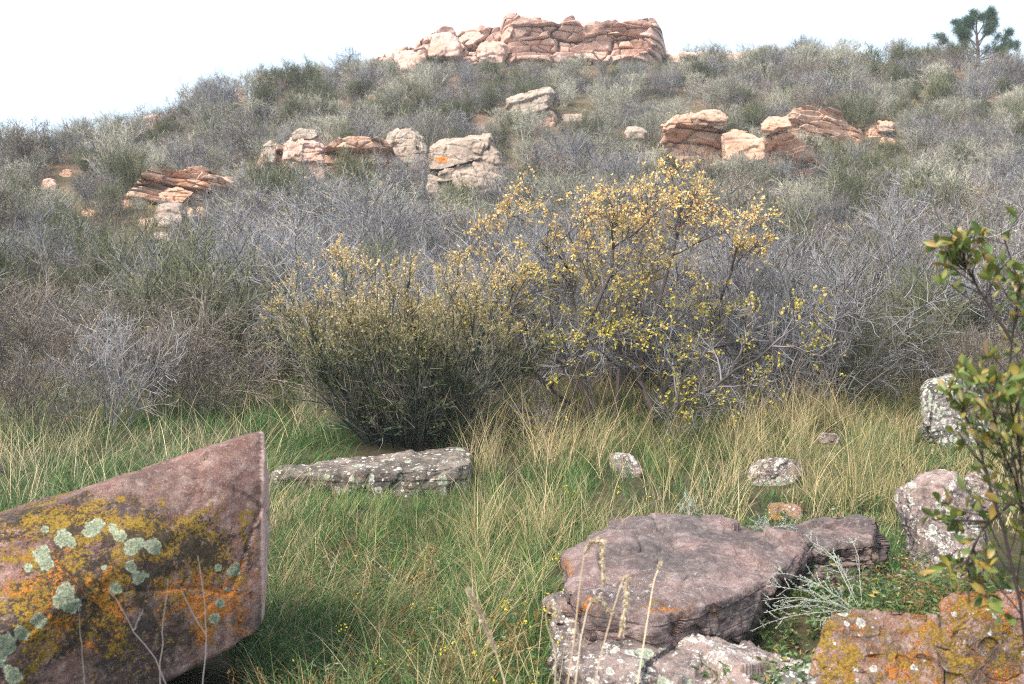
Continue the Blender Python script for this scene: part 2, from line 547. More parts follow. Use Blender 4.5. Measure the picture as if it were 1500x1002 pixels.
CLEAR_EXTRA = []
FOOT = []      # (x, y, rx, ry): ground covered by rocks
def rock(name, pts, mat, level=6, sharp=16, lump=.08, rough=.035, strata=0.0, thick=.2, tilt=(0, 0, 1), crack=0.0,
         seed=0, parent=None, attr_fn=None, foot=True, facet=.07):
    pts = np.array(pts, float)
    lo, hi = pts.min(0), pts.max(0)
    c, s = (lo + hi) / 2, np.maximum((hi - lo) / 2, .01)
    nrmls, ds = hull_planes((pts - c) / s, *((.9995, .004) if sharp >= 100 else ()))
    dirs, faces = ico(level)
    dot = np.maximum(dirs @ nrmls.T, 1e-3) / ds[None, :]
    mx_ = dot.max(1)
    r = 1.0 / (mx_ * ((dot / mx_[:, None]) ** sharp).sum(1) ** (1.0 / sharp))
    pos = dirs * r[:, None] * s
    def normals(p):
        fn = np.cross(p[faces[:, 1]] - p[faces[:, 0]], p[faces[:, 2]] - p[faces[:, 0]])
        out = np.zeros_like(p)
        for k in range(3):
            for a in range(3):
                out[:, a] += np.bincount(faces[:, k], fn[:, a], len(p))
        return nrm(out)
    size = float(np.median(s))
    nn = normals(pos)
    w = pos + c
    disp = lump * size * fbm(w / (size * .9), 3, seed) + rough * size * fbm(w / (size * .22), 5, seed + 20, .6)
    if facet > 0:
        fa, ed = facets(w / (size * .75), seed + 300)
        fb, eb = facets(w / (size * .28), seed + 310)
        disp = disp + facet * size * (fa + .35 * fb) - facet * .35 * size * np.exp(-(ed / .05) ** 2) * (vnoise(w / size * 2, seed + 320) > 0)
    if strata > 0:
        t = nrm(np.array(tilt, float))
        h = (w @ t) / thick + .55 * fbm(w / (size * 1.1), 3, seed + 40)
        k = np.floor(h)
        f = h - k
        zz = np.zeros_like(k)
        def lay(a):
            g = _hash(a, zz, zz, seed + 3)
            local = vnoise(np.stack([w[:, 0] / (thick * 2.2), w[:, 1] / (thick * 2.2), a * 3.7], 1), seed + 8)
            return g * .6 + local * .7
        e = sstep(.86, 1.0, f)
        off = lay(k) * (1 - e) + lay(k + 1) * e
        cre = -np.exp(-((f - .93) / .06) ** 2) * (.5 + .5 * vnoise(w / (thick * 3), seed + 60))
        side = np.sqrt(np.clip(1 - (nn @ t) ** 2, 0, 1))
        disp = disp + strata * thick * (off + 1.0 * cre) * side
    if crack > 0:
        n1 = vnoise(np.stack([w[:, 0], w[:, 1], w[:, 2] * .45], 1) / (size * .8) + 5, seed + 70) + .25 * vnoise(w / (size * .2), seed + 71)
        disp = disp - crack * size * np.exp(-(n1 / .05) ** 2)
    pos = pos + nn * disp[:, None]
    n2 = nrm(nn * .6 + normals(pos) * .4)
    pos = pos + n2 * (rough * .35 * size * .6 * fbm(pos / (size * .06) + 9, 4, seed + 90, .65))[:, None]
    base = np.array([c[0], c[1], lo[2]])
    pw = pos + c
    a = Acc()
    a.add(pw - base, (1, 1, 1), tris=faces)
    me = a.mesh(name, [mat])
    if attr_fn is not None:
        for k, val in attr_fn(pw).items():
            at = me.attributes.new(k, 'FLOAT', 'POINT')
            at.data.foreach_set("value", np.asarray(val, np.float32))
    if attr_fn is None and mat is M['flat']:
        for k, val in (('ochre', .3), ('orange', .3), ('dark', 1.0), ('rosette', 0.0), ('pale', .42)):
            at = me.attributes.new(k, 'FLOAT', 'POINT')
            at.data.foreach_set("value", np.full(len(pw), val, np.float32))
    if foot:
        FOOT.append((c[0], c[1], s[0], s[1]))
    loc = base if parent is None else base - np.array(parent.location)
    return link(name, me, parent, loc)

def prism(outline, d, depth, seed=0, front=.84, back=.8, lean=0.0):
    """points of a block: an outline seen from the path, given its own distance and depth; lean tips its top back"""
    rg = rng_of(seed)
    o = np.array(outline, float)
    m = o.mean(0)
    H = max(o[:, 1].max() - o[:, 1].min(), 1)
    P = []
    for f, dd in ((front, 0.0), (1.0, .28), (back, 1.0)):
        for px, py in o:
            j = rg.uniform(-.05, .05)
            x, y = m + (np.array([px, py]) - m) * (f + j)
            up = (o[:, 1].max() - y) / H
            P.append(unp(x, y, d + depth * (dd + j) + lean * up))
    return P

def box_px(x0, y0, x1, y1, seed=0, cut=.22):
    rg = rng_of(seed + 500)
    w, h = x1 - x0, y1 - y0
    r = lambda: rg.uniform(.05, cut)
    return [(x0 + w * r(), y0 + h * r() * .4), (x0 + w * .5, y0), (x1 - w * r(), y0 + h * r() * .6), (x1, y0 + h * (.3 + r())),
            (x1 - w * r() * .3, y1), (x0 + w * r() * .3, y1), (x0, y0 + h * (.35 + r()))]

# ---- big boulder, front left
def hero_attr(w):
    px, py = project(w[:, 0], w[:, 1], w[:, 2])
    g = lambda x, y, a, b: np.exp(-(((px - x) / a) ** 2 + ((py - y) / b) ** 2))
    och = .37 + .28 * g(120, 840, 170, 110) + .25 * g(240, 780, 110, 60) + .2 * g(120, 900, 190, 80) + .25 * g(320, 800, 60, 70) + .2 * g(40, 760, 120, 40) - .3 * g(300, 715, 80, 40)
    org = .335 + .40 * g(320, 885, 60, 70) + .30 * g(180, 870, 140, 90) + .25 * g(70, 910, 100, 50) + .2 * g(60, 830, 90, 60) + .12 * g(360, 800, 40, 120) - .2 * g(290, 720, 80, 40)
    dk = np.clip(1.0 - .75 * g(300, 730, 80, 60) - .3 * g(370, 760, 30, 120) + .8 * g(40, 960, 220, 80) + .5 * g(60, 800, 120, 60), 0, 1.7)
    ros = np.zeros(len(px))
    for x, y, r in ((92, 790, 16), (104, 795, 10), (62, 812, 17), (68, 826, 14), (128, 780, 9), (136, 774, 15), (144, 768, 12), (176, 785, 13), (166, 776, 8),
                    (193, 803, 16), (202, 799, 13), (226, 801, 15), (192, 830, 11), (204, 847, 13), (212, 843, 9), (170, 862, 11), (97, 868, 17),
                    (88, 880, 15), (105, 886, 16), (56, 910, 15), (32, 928, 14), (8, 945, 22), (20, 990, 18), (-8, 965, 18), (342, 836, 12), (346, 830, 8), (320, 832, 7),
                    (322, 883, 9), (314, 907, 10), (153, 831, 6), (66, 776, 8), (42, 832, 8), (333, 864, 5), (165, 772, 7)):
        q = np.hypot(px - x, py - y) / r
        ros = np.maximum(ros, np.clip(1.18 - .86 * q, 0, 1))
    front = w[:, 1] < 4.9
    fresh = sstep(382.0, 384.0, px + 2.5 * fbm(w * 9, 3, 5)) * (py < 930)
    return {'ochre': och * (1 - fresh), 'orange': org * (1 - fresh), 'dark': dk * (1 - fresh), 'rosette': np.where(front, ros, 0), 'fresh': fresh}
boulder_pts = [unp(-230, 850, 3.55), unp(-120, 790, 3.9), unp(20, 746, 4.1), unp(150, 704, 4.28), unp(280, 671, 4.45), unp(345, 650, 4.52), unp(386, 632, 4.55),
               unp(389, 700, 4.42), unp(388, 780, 4.36), unp(383, 915, 4.29), unp(377, 928, 4.27), unp(296, 958, 4.08), unp(180, 1012, 3.86), unp(0, 1120, 3.5),
               unp(-230, 1180, 3.3), unp(200, 850, 3.98), unp(90, 880, 3.66), unp(-60, 960, 3.4),
               unp(392, 730, 4.50), unp(386, 915, 4.40), unp(391, 690, 4.55), unp(389, 760, 5.0), unp(388, 880, 5.0), unp(384, 660, 4.9), unp(330, 668, 5.2), unp(100, 735, 5.3), unp(-250, 850, 5.2), unp(0, 1000, 5.2), unp(340, 930, 5.0)]
o = rock("lichened_boulder", boulder_pts, M['hero'], 8, 260, .015, .014, 0, .2, seed=3, attr_fn=hero_attr, crack=.0, facet=.014)
tag(o, "big pink sandstone boulder with round grey green lichen rosettes and a tall sharp corner", "boulder")

# ---- flat rock, front right
def flat_attr(w):
    px, py = project(w[:, 0], w[:, 1], w[:, 2])
    g = lambda x, y, a, b: np.exp(-(((px - x) / a) ** 2 + ((py - y) / b) ** 2))
    org = .25 + .6 * g(835, 832, 22, 22) + .62 * g(990, 895, 90, 20) + .45 * g(850, 885, 40, 22)
    dk = np.clip(.35 + .7 * g(1060, 800, 120, 30) + .6 * g(900, 850, 80, 40) + .7 * g(960, 910, 120, 30), 0, 1)
    return {'ochre': .35 + .5 * g(1000, 890, 80, 20), 'orange': org, 'dark': dk, 'rosette': np.zeros(len(px)), 'pale': .36 + .26 * g(930, 860, 140, 35)}
top = [(816, 856, .47), (836, 798, .50), (892, 763, .52), (1044, 755, .53), (1184, 790, .47), (1120, 846, .45), (1066, 880, .44), (950, 904, .43), (872, 892, .45)]
tp = np.array([pz(*t) for t in top])
cen = tp.mean(0)
frg = rng_of(44)
tp[:, :2] += frg.normal(0, .035, (len(tp), 2))
pts = list(tp)
for p in tp:
    q = cen + (p - cen) * frg.uniform(.86, .97)
    pts.append(np.array([q[0], q[1], p[2] - frg.uniform(.10, .27)]))
    q = cen + (p - cen) * frg.uniform(.97, 1.06)
    pts.append(np.array([q[0], q[1], p[2] - frg.uniform(.03, .10)]))
    q = cen + (p - cen) * .8
    pts.append(np.array([q[0], q[1], p[2] + .025]))
o = rock("flat_rock", pts, M['flat'], 8, 120, .03, .036, .22, .05, (0.05, -.1, 1), .02, seed=11, attr_fn=flat_attr, facet=.055)
tag(o, "broad flat mauve rock lying on the grass with an orange lichened front lip", "rock")
lay = np.array([pz(*q) for q in [(826, 884, .36), (862, 906, .355), (930, 922, .35), (1004, 916, .35), (1072, 894, .36), (1128, 862, .37), (1150, 820, .38), (1090, 790, .40), (880, 800, .40), (836, 830, .39)]])
rock("lower_layer", list(lay) + [np.array([q[0], q[1] + .05, q[2] - .22]) for q in lay], M['flat'], 7, 90, .04, .04, .2, .05, (0.05, -.1, 1), .02, seed=14, parent=o, facet=.09, attr_fn=flat_attr)

def near(name, tops, mat, drop=.35, seed=0, label=None, cat="rock", level=7, sharp=60, spread=1.04, **kw):
    tp = np.array([pz(*t) for t in tops])
    cen = tp.mean(0)
    pts = list(tp)
    for p in tp:
        q = cen + (p - cen) * spread
        pts.append(np.array([q[0], q[1], p[2] - drop]))
    kw.setdefault('lump', .12)
    kw.setdefault('rough', .05)
    o = rock(name, pts, mat, level, sharp, seed=seed, **kw)
    return tag(o, label, cat)

near("flat_rock", [(1100, 790, .44), (1140, 768, .46), (1205, 757, .48), (1258, 751, .49), (1284, 764, .46), (1276, 796, .42), (1190, 812, .40), (1130, 806, .41)], M['flat'], .2, 21,
     "dark stained low rock between the broad flat rock and the upright boulder", level=7, strata=.12, thick=.05, facet=.12)
near("crusted_rock", [(802, 880, .34), (850, 872, .36), (925, 905, .33), (985, 925, .32), (985, 940, .31), (950, 950, .30), (925, 990, .28), (872, 1012, .26), (822, 965, .29)], M['pale'], .5, 31,
     "white crusted broken rock tucked under the front left end of the flat rock", strata=.2, thick=.07, crack=.04, facet=.14)
near("wedge_stone", [(912, 908, .34), (945, 902, .345), (962, 915, .33), (958, 938, .30), (925, 946, .29), (908, 925, .31)], M['pale'], .12, 37,
     "small rounded wedge stone jammed under the front lip of the flat rock", "stone", 6)
near("crusted_rock", [(935, 968, .27), (985, 935, .31), (1050, 925, .33), (1120, 945, .31), (1186, 958, .28), (1196, 990, .24), (1150, 1060, .16), (1030, 1090, .14), (935, 1060, .16)], M['pale'], .4, 41,
     "long white crusted rock with orange spots in front of the flat rock", strata=.2, thick=.06, crack=.03, facet=.12)
near("crusted_rock", [(1130, 1000, .27), (1160, 975, .28), (1215, 968, .28), (1230, 1000, .25), (1200, 1060, .18), (1140, 1050, .18)], M['dark'], .3, 43,
     "grey rock sliver showing beside the yellow lichened block", level=6)
near("lichened_block", [(1202, 908, .60), (1218, 893, .62), (1300, 889, .63), (1376, 893, .62), (1384, 930, .55), (1392, 1010, .40), (1388, 1100, .2), (1290, 1110, .2), (1178, 1080, .2), (1188, 990, .42)], M['ochre'], .25, 47,
     "block of rock thickly spotted with yellow and orange lichen at the path edge", "rock block", 8, 30, lump=.09, rough=.04)
near("lichened_block", [(1380, 872, .72), (1400, 862, .74), (1450, 858, .75), (1560, 860, .75), (1560, 1000, .45), (1540, 1110, .2), (1410, 1110, .2), (1392, 1000, .42), (1380, 910, .63)], M['ochre'], .25, 53,
     "reddish rust coloured rock block under the leafy shrub, beside the yellow lichened one", "rock block", 8, 30, lump=.09, rough=.045)
o = rock("upright_boulder", prism([(1318, 722), (1335, 695), (1352, 687), (1396, 690), (1412, 712), (1440, 770), (1446, 860), (1345, 880), (1332, 800)], 5.15, .55, 3, .86, .85, .18),
         M['pale'], 7, 20, .1, .04, .08, .12, (.3, 0, 1), .02, seed=61)
tag(o, "upright tapering boulder with pale crust left of the leafy shrub", "boulder")
o = rock("pink_stone", prism([(1412, 700), (1430, 678), (1452, 690), (1468, 730), (1450, 760), (1418, 750)], 6.0, .35, 4), M['pale'], 6, 14, .1, .04, seed=63)
tag(o, "pinkish stone mostly hidden behind the leafy shrub and the upright boulder", "stone")
g0 = ground(1395, 655)
o = rock("dark_boulder", prism([(1343, 566), (1356, 556), (1400, 552), (1440, 566), (1456, 600), (1452, 670), (1380, 672), (1350, 640)], g0[1], .6, 5, .88, .85, .12), M['dark'], 7, 18, .09, .04, crack=.02, seed=67)
tag(o, "dark grey boulder with pale lichen patches at the foot of the bare thicket", "boulder")
g0 = ground(1130, 714)
o = rock("pink_stone", prism([(1093, 690), (1102, 678), (1130, 667), (1165, 671), (1180, 690), (1170, 716), (1100, 722)], g0[1], .4, 6, .85, .8, .12), M['pale'], 6, 14, .14, .05, crack=.03, seed=71)
tag(o, "rounded pink stone with orange lichen sitting in the dry grass", "stone")
g0 = ground(1150, 763)
o = rock("brick_shaped_stone", prism([(1122, 742), (1128, 737), (1172, 739), (1180, 745), (1178, 770), (1124, 770)], g0[1], .28, 7, .9, .85, .15), M['ochre'], 6, 22, .1, .05, seed=73)
tag(o, "small oblong orange lichened stone behind the flat rock", "stone")
g0 = ground(920, 702)
o = rock("pink_stone", prism([(890, 668), (905, 660), (925, 664), (944, 690), (940, 706), (900, 706)], g0[1], .35, 8, .85, .8, .1), M['pale'], 6, 14, .12, .05, seed=77)
tag(o, "pink stone half buried in tall straw grass below the yellow bush", "stone")
g0 = ground(1212, 650)
o = rock("pink_stone", prism([(1194, 640), (1204, 632), (1224, 634), (1234, 645), (1230, 656), (1198, 656)], g0[1], .3, 9), M['pale'], 5, 14, .12, .05, seed=79)
tag(o, "tiny pink stone in the grass below the bare thicket", "stone")
near("long_slab", [(396, 700, .42), (412, 682, .47), (500, 669, .52), (600, 659, .55), (684, 655, .56), (694, 668, .55), (688, 678, .53), (640, 686, .50), (560, 691, .47), (470, 697, .43)], M['slab'], .42, 83,
     "long low rock slab with white and orange lichen under the dense yellow bush", "rock slab", 7, 40, .98, lump=.04, rough=.035, facet=.05, strata=.1, thick=.08)
g0 = ground(-8, 700)
o = rock("pink_stone", prism([(-30, 680), (-12, 668), (2, 676), (6, 690), (0, 704), (-30, 706)], g0[1], .35, 12), M['pale'], 5, 14, .1, .05, seed=87)
tag(o, "pink stone at the edge of the meadow behind the big boulder", "stone")

def wall(name, top, bot, d0, depth, mat, cw, ch, amp, seed=0, parent=None, lean=.6, crev=.5, nu=260, nv=110, tilt=0.0, attr_fn=None, bulge=0.0):
    """a jointed, bedded rock face: top and bottom edge as photo polylines, its own distance and depth"""
    top, bot = np.array(top, float), np.array(bot, float)
    u = np.linspace(0, 1, nu)
    px = top[0, 0] + u * (top[-1, 0] - top[0, 0])
    pt, pb = np.interp(px, top[:, 0], top[:, 1]), np.interp(px, bot[:, 0], bot[:, 1])
    v = np.linspace(0, 1, nv)
    PX = np.repeat(px[None], nv, 0)
    PY = pt[None] + v[:, None] * (pb - pt)[None]
    if d0 is None:
        us = np.linspace(0, 1, 9)
        dk = [ground(px[int(q * (nu - 1))], pb[int(q * (nu - 1))] - 6)[1] for q in us]
        dk = np.convolve(np.pad(dk, 1, mode='edge'), [.25, .5, .25], mode='valid')
        d = np.interp(u, us, dk)[None] + .3
    else:
        d = np.full((1, nu), float(d0))
    X, Z = (PX - CX) / F * d, EYE - d * (PY - CY) / F
    p = np.stack([X.ravel(), np.zeros(X.size), Z.ravel()], 1)
    wz = Z.ravel() + tilt * X.ravel() + ch * .7 * fbm(p / (cw * 1.5), 3, seed + 2)
    wx = X.ravel() + cw * .35 * fbm(p / (cw * .8), 3, seed + 3)
    disp = np.zeros(X.size)
    for k, (m, a) in enumerate(((1.0, 1.0), (.42, .34))):
        q = np.stack([wx / (cw * m), np.full(X.size, .5 + k), wz / (ch * m)], 1)
        f1, f2, h, off, sl = vor(q, seed + 20 * k)
        disp += amp * a * (h * .7 + off[:, 0] * sl[:, 0] * .8 + off[:, 2] * (.5 + .5 * sl[:, 2]) * .9)
        e = np.exp(-((f2 - f1) / .07) ** 2) * (vnoise(p / cw * 1.3 + k, seed + 33) > (-.1 if k == 0 else .15))
        disp -= amp * a * crev * e
    # bedding: overhanging layers
    hb = wz / (ch * .8)
    kb = np.floor(hb)
    fb = hb - kb
    disp += amp * .9 * (_hash(kb.astype(int), kb.astype(int) * 0, kb.astype(int) * 0, seed + 44) * sstep(0, .12, fb)) - amp * .9 * np.exp(-((fb - .03) / .06) ** 2) * sstep(-.1, .3, vnoise(p / (cw * .9), seed + 45))
    disp += amp * .5 * fbm(p / cw, 4, seed + 50) + amp * .05 * fbm(p / (cw * .10), 4, seed + 51)
    disp = disp.reshape(nv, nu)
    end = np.abs(2 * u - 1) ** 18
    Y = d - disp + lean * (1 - v[:, None]) + depth * .5 * end[None] - bulge * np.sin(np.pi * u)[None]
    G = np.stack([X * Y / d, Y, Z], -1)
    rows_ = []
    for k in range(8, 0, -1):
        g = G[0].copy()
        g[:, 1] += depth * (k / 8.0) ** 1.4
        g[:, 0] *= 1 + 0 * k
        g[:, 2] -= .02 * depth * k / 8 + .25 * amp * np.abs(fbm(g / cw, 2, seed + 60)) + (2.5 if k == 8 else 0)
        rows_.append(g)
    G = np.concatenate([np.stack(rows_), G], 0)
    nr = len(G)
    dm = float(d.mean())
    base = np.array([G[..., 0].mean(), dm, G[..., 2].min()])
    i = (np.arange(nr - 1)[:, None] * nu + np.arange(nu - 1)[None]).ravel()
    a_ = Acc()
    a_.add(G.reshape(-1, 3) - base, (1, 1, 1), quads=np.stack([i, i + nu, i + nu + 1, i + 1], 1))
    me = a_.mesh(name, [mat])
    if attr_fn is not None:
        for k, val in attr_fn(G.reshape(-1, 3)).items():
            at = me.attributes.new(k, 'FLOAT', 'POINT')
            at.data.foreach_set("value", np.asarray(val, np.float32))
    FOOT.append((base[0], dm + .4, np.ptp(G[..., 0]) / 2, .9))
    return link(name, me, parent, base if parent is None else base - np.array(parent.location))

# ---- outcrops and the cliff on the hill
def outcrop(name, label, cat, blocks, mat, level=6, **kw):
    """blocks: (x0, y0, x1, y1, distance offset, depth, material or None)"""
    bx = (min(b[0] for b in blocks) + max(b[2] for b in blocks)) / 2
    g = ground(bx, max(b[3] for b in blocks) - 2)
    d0 = kw.pop('d', None) or g[1]
    sd = kw.pop('seed', 0)
    attr = kw.pop('attr_fn', None)
    pars = dict(sharp=36, lump=.06, rough=.03, strata=.22, thick=.4, crack=.03, facet=.11)
    pars.update(kw)
    if len(blocks) == 1:
        b = blocks[0]
        o = rock(name, prism(box_px(*b[:4], seed=sd), d0 + b[4], b[5], sd, lean=.3), b[6] or mat, level, seed=sd, attr_fn=attr, **pars)
        return tag(o, label, cat)
    t = thing(name, label, cat, (float(unp(bx, 500, d0)[0]), float(d0), float(ray_z(max(b[3] for b in blocks), d0))))
    for i, b in enumerate(blocks):
        rock("rock_block", prism(b[7] if len(b) > 7 else box_px(*b[:4], seed=sd + i), d0 + b[4], b[5], sd + i, lean=.3), b[6] or mat, level, seed=sd + 5 * i, parent=t, attr_fn=attr if b[6] is M['orange_spot'] else None, **pars)
    return t

def spot_attr(w):
    px, py = project(w[:, 0], w[:, 1], w[:, 2])
    g = lambda x, y, a, b: np.exp(-(((px - x) / a) ** 2 + ((py - y) / b) ** 2))
    return {'ochre': .3 + .4 * g(700, 255, 30, 15), 'orange': .05 + .95 * g(648, 234, 15, 9) + .3 * g(638, 246, 8, 6), 'dark': .3 + .6 * g(690, 250, 60, 30), 'rosette': np.zeros(len(px))}
DC = 71.0
t = thing("summit_cliff", "long pink sandstone cliff standing on the summit against the sky", "cliff", tuple(unp(840, 98, DC)))
wall("cliff_face", [(730, 24), (738, 17), (770, 16), (790, 20), (812, 27), (818, 33), (828, 24), (838, 19), (848, 22), (856, 27), (866, 24), (880, 27), (892, 24), (902, 22), (916, 24), (922, 17), (936, 14), (950, 16), (960, 22), (970, 34), (976, 48)],
     [(730, 102), (976, 102)], DC, 9, M['cliff'], 2.5, 1.15, .85, 101, t, 1.0, .75, 420, 150)
wall("cliff_face", [(604, 52), (626, 44), (640, 34), (652, 28), (662, 29), (668, 36), (690, 29), (708, 27), (722, 29), (736, 26), (752, 30)], [(604, 96), (752, 100)], DC + 1.2, 8, M['cliff'], 2.0, 1.3, .9, 117, t, 1.6, .9, 260, 130, -.25)
wall("cliff_slope", [(536, 78), (556, 66), (578, 58), (600, 52), (618, 56), (630, 62)], [(536, 104), (630, 108)], DC - .6, 7, M['cliff'], 1.9, .9, .7, 131, t, 3.0, .7, 160, 90, -.35)
for i, b in enumerate(((560, 74, 622, 108, -1.4), (628, 48, 676, 86, -.2), (700, 62, 742, 96, -.9))):
    rock("rock_block", prism(box_px(*b[:4], seed=140 + i), DC + b[4], 4, 140 + i, lean=.8), M['cliff'], 6, 26, .06, .03, .16, .9, (-.2, 0, 1), .05, seed=150 + i, parent=t, facet=.13)
DG = ground(470, 292)[1]
t = thing("grey_block_outcrop", "grey stacked block with a small cap standing on a red ledge", "rock outcrop", tuple(unp(470, 296, DG)))
wall("ledge", [(372, 238), (384, 220), (404, 206), (420, 212), (436, 224), (470, 216), (494, 200), (510, 193), (540, 195), (566, 206), (590, 230)], [(372, 280), (590, 276)], None, 3, M['red'], 1.7, .7, .42, 203, t, .5, .4, 240, 100)
rock("grey_block", prism([(424, 206), (460, 202), (472, 214), (474, 240), (476, 268), (412, 270), (416, 236)], DG + .2, 2.0, 2, .94, .9, .1), M['cliff'], 7, 90, .04, .03, .2, .45, (.1, 0, 1), .04, seed=206, parent=t, facet=.14)
rock("cap_stone", prism([(427, 196), (436, 190), (462, 191), (467, 199), (458, 205), (430, 205)], DG + .3, 1.6, 3, .94, .9, .1), M['grey'], 6, 30, .06, .03, .1, .3, seed=209, parent=t, facet=.09)
rock("side_block", prism([(386, 212), (396, 206), (404, 214), (403, 240), (386, 240)], DG + .4, 1.4, 4, .94, .9, .1), M['grey'], 6, 30, .06, .03, .1, .3, seed=212, parent=t, facet=.09)
outcrop("rounded_boulder", "rounded pale boulder between the red ledge and the orange spotted rock", "boulder", [(562, 190, 628, 256, 0, 2.4, M['grey'])], M['grey'], 7, seed=231, strata=.08, lump=.10, sharp=18, facet=.13)
DK = ground(685, 318)[1]
t = thing("cracked_outcrop", "big grey cracked rock with a bright orange lichen patch on the hillside", "rock outcrop", tuple(unp(685, 332, DK)))
rock("rock_block", prism([(627, 214), (640, 208), (690, 200), (720, 197), (722, 214), (706, 232), (676, 240), (640, 252), (628, 250)], DK + .3, 3, 1, .96, .9, .15), M['orange_spot'], 7, 40, .05, .03, .12, .5, (.25, 0, 1), .04, seed=242, parent=t, attr_fn=spot_attr, facet=.08)
rock("rock_block", prism([(690, 240), (708, 232), (722, 212), (732, 228), (739, 250), (736, 266), (700, 262)], DK + .35, 2.6, 2, .96, .9, .15), M['orange_spot'], 6, 36, .05, .03, .12, .5, (.25, 0, 1), .04, seed=244, parent=t, attr_fn=spot_attr, facet=.1)
rock("rock_block", prism([(640, 252), (676, 240), (710, 236), (716, 250), (690, 264), (660, 266), (640, 268)], DK + .3, 2.6, 3, .96, .9, .15), M['grey'], 6, 36, .05, .03, .12, .5, (.25, 0, 1), .04, seed=246, parent=t, facet=.1)
rock("rock_block", prism([(662, 256), (690, 248), (736, 258), (740, 282), (716, 288), (676, 292), (664, 276)], DK - .1, 2.8, 4, .95, .9, .15), M['orange_spot'], 6, 36, .05, .03, .12, .5, (.25, 0, 1), .04, seed=248, parent=t, attr_fn=spot_attr, facet=.1)
rock("rock_block", prism([(628, 256), (664, 262), (668, 300), (640, 322), (626, 300)], DK + .3, 2.6, 5, .95, .9, .15), M['grey'], 6, 36, .05, .03, .12, .5, (.25, 0, 1), .04, seed=250, parent=t, facet=.1)
rock("rock_block", prism([(650, 288), (700, 284), (740, 282), (738, 336), (650, 336)], DK + .2, 2.6, 6, .95, .9, .15), M['grey'], 6, 36, .05, .03, .12, .5, (.25, 0, 1), .04, seed=252, parent=t, facet=.1)
outcrop("tilted_slab", "tilted pale layered slab alone in the shrubs below the cliff", "rock slab", [
    (742, 142, 812, 180, 0, 3, None, [(742, 145), (806, 129), (814, 140), (808, 160), (745, 182)]), (762, 160, 816, 190, .3, 3, M['red'])], M['grey'], 6, seed=260, strata=.4, thick=.4, tilt=(-.3, 0, 1))
DR = ground(1070, 266)[1]
t = thing("red_ledge", "wide red layered ledge with overhanging cap rocks on the right slope", "rock outcrop", tuple(unp(1070, 274, DR)))
wall("ledge", [(954, 236), (966, 204), (980, 184), (1000, 178), (1030, 180), (1052, 184), (1066, 190), (1092, 188), (1112, 196), (1130, 190), (1150, 188), (1164, 196), (1186, 206), (1200, 226)], [(954, 274), (1200, 270)], None, 4, M['red'], 2.4, .75, .5, 283, t, .5, .4, 320, 120, -.12)
rock("cap_stone", prism([(1010, 172), (1030, 162), (1056, 164), (1068, 174), (1060, 184), (1016, 184)], DR - .1, 2, 2, .95, .9, .1), M['red'], 6, 90, .04, .03, .35, .22, seed=286, parent=t, facet=.1)
rock("cap_stone", prism([(970, 184), (990, 170), (1018, 168), (1022, 178), (996, 186), (972, 194)], DR + .1, 2, 3, .95, .9, .1), M['red'], 6, 90, .04, .03, .35, .22, seed=288, parent=t, facet=.1)
rock("cap_stone", prism([(1114, 182), (1124, 172), (1156, 174), (1160, 186), (1136, 194), (1116, 192)], DR, 2, 4, .95, .9, .1), M['red'], 6, 90, .04, .03, .35, .22, seed=290, parent=t, facet=.1)
rock("face_block", prism([(1056, 196), (1078, 190), (1120, 206), (1124, 236), (1088, 240), (1058, 236)], DR - .3, 2.4, 5, .95, .9, .1), M['red'], 6, 40, .05, .03, .08, .6, seed=292, parent=t, facet=.08)
DL = ground(1200, 222)[1]
t = thing("layered_outcrop", "grey brown layered outcrop among shrubs right of the red ledge", "rock outcrop", tuple(unp(1200, 238, DL)))
wall("ledge", [(1154, 162), (1166, 152), (1180, 150), (1200, 153), (1216, 152), (1232, 158), (1242, 176), (1262, 186), (1268, 198)], [(1154, 238), (1268, 214)], None, 3, M['red'], 2.2, .55, .5, 313, t, .6, .35, 240, 110, .08)
outcrop("small_ledge", "small brown ledge almost hidden in shrubs on the far right slope", "rock outcrop", [
    (1284, 178, 1312, 194, 0, 2, None), (1268, 188, 1300, 206, .2, 2, None)], M['red'], 6, seed=330, strata=.4, thick=.3)
DB = ground(246, 300)[1]
t = thing("broken_ledge", "broken pale brown ledge with fallen slabs on the left slope", "rock outcrop", tuple(unp(246, 310, DB)))
wall("ledge", [(168, 300), (184, 282), (208, 252), (222, 242), (244, 243), (262, 246), (276, 238), (296, 238), (318, 250), (340, 272)], [(168, 314), (340, 300)], None, 3, M['red'], 1.5, .5, .42, 343, t, .8, .4, 220, 100, .2)
rock("fallen_block", prism([(184, 296), (200, 288), (220, 294), (216, 310), (186, 310)], DB - .5, 1.4, 3, .95, .9, .2), M['grey'], 6, 36, .05, .03, .2, .2, seed=346, parent=t, facet=.1)
rock("fallen_block", prism([(232, 284), (258, 276), (284, 282), (270, 298), (236, 300)], DB - .3, 1.4, 4, .95, .9, .2), M['red'], 6, 36, .05, .03, .25, .2, seed=348, parent=t, facet=.1)
outcrop("fallen_slab", "pale tilted slab lying just below the broken ledge", "rock slab", [(228, 298, 272, 336, 0, 2, M['grey'])], M['grey'], 6, seed=360)
def on_crest(name, label, cat, boxes, mat, seed, lift):
    """rocks bedded in the skyline: (x0, x1, rise above the ridge in photo pixels)"""
    bl = []
    for x0, x1, up in boxes:
        cy_, cd = crest((x0 + x1) / 2)
        bl.append((x0, cy_ - up, x1, cy_ + 14, (x0 * 0), 2.5, None))
        dd = cd
    outcrop(name, label, cat, bl, mat, 5, seed=seed, d=dd - lift, strata=.3, thick=.5)
on_crest("ridge_ledge", "low rock ledge along the skyline right of the cliff", "rock outcrop", [(974, 1030, 12), (1022, 1066, 13), (1058, 1104, 10)], M['cliff'], 370, 1.0)
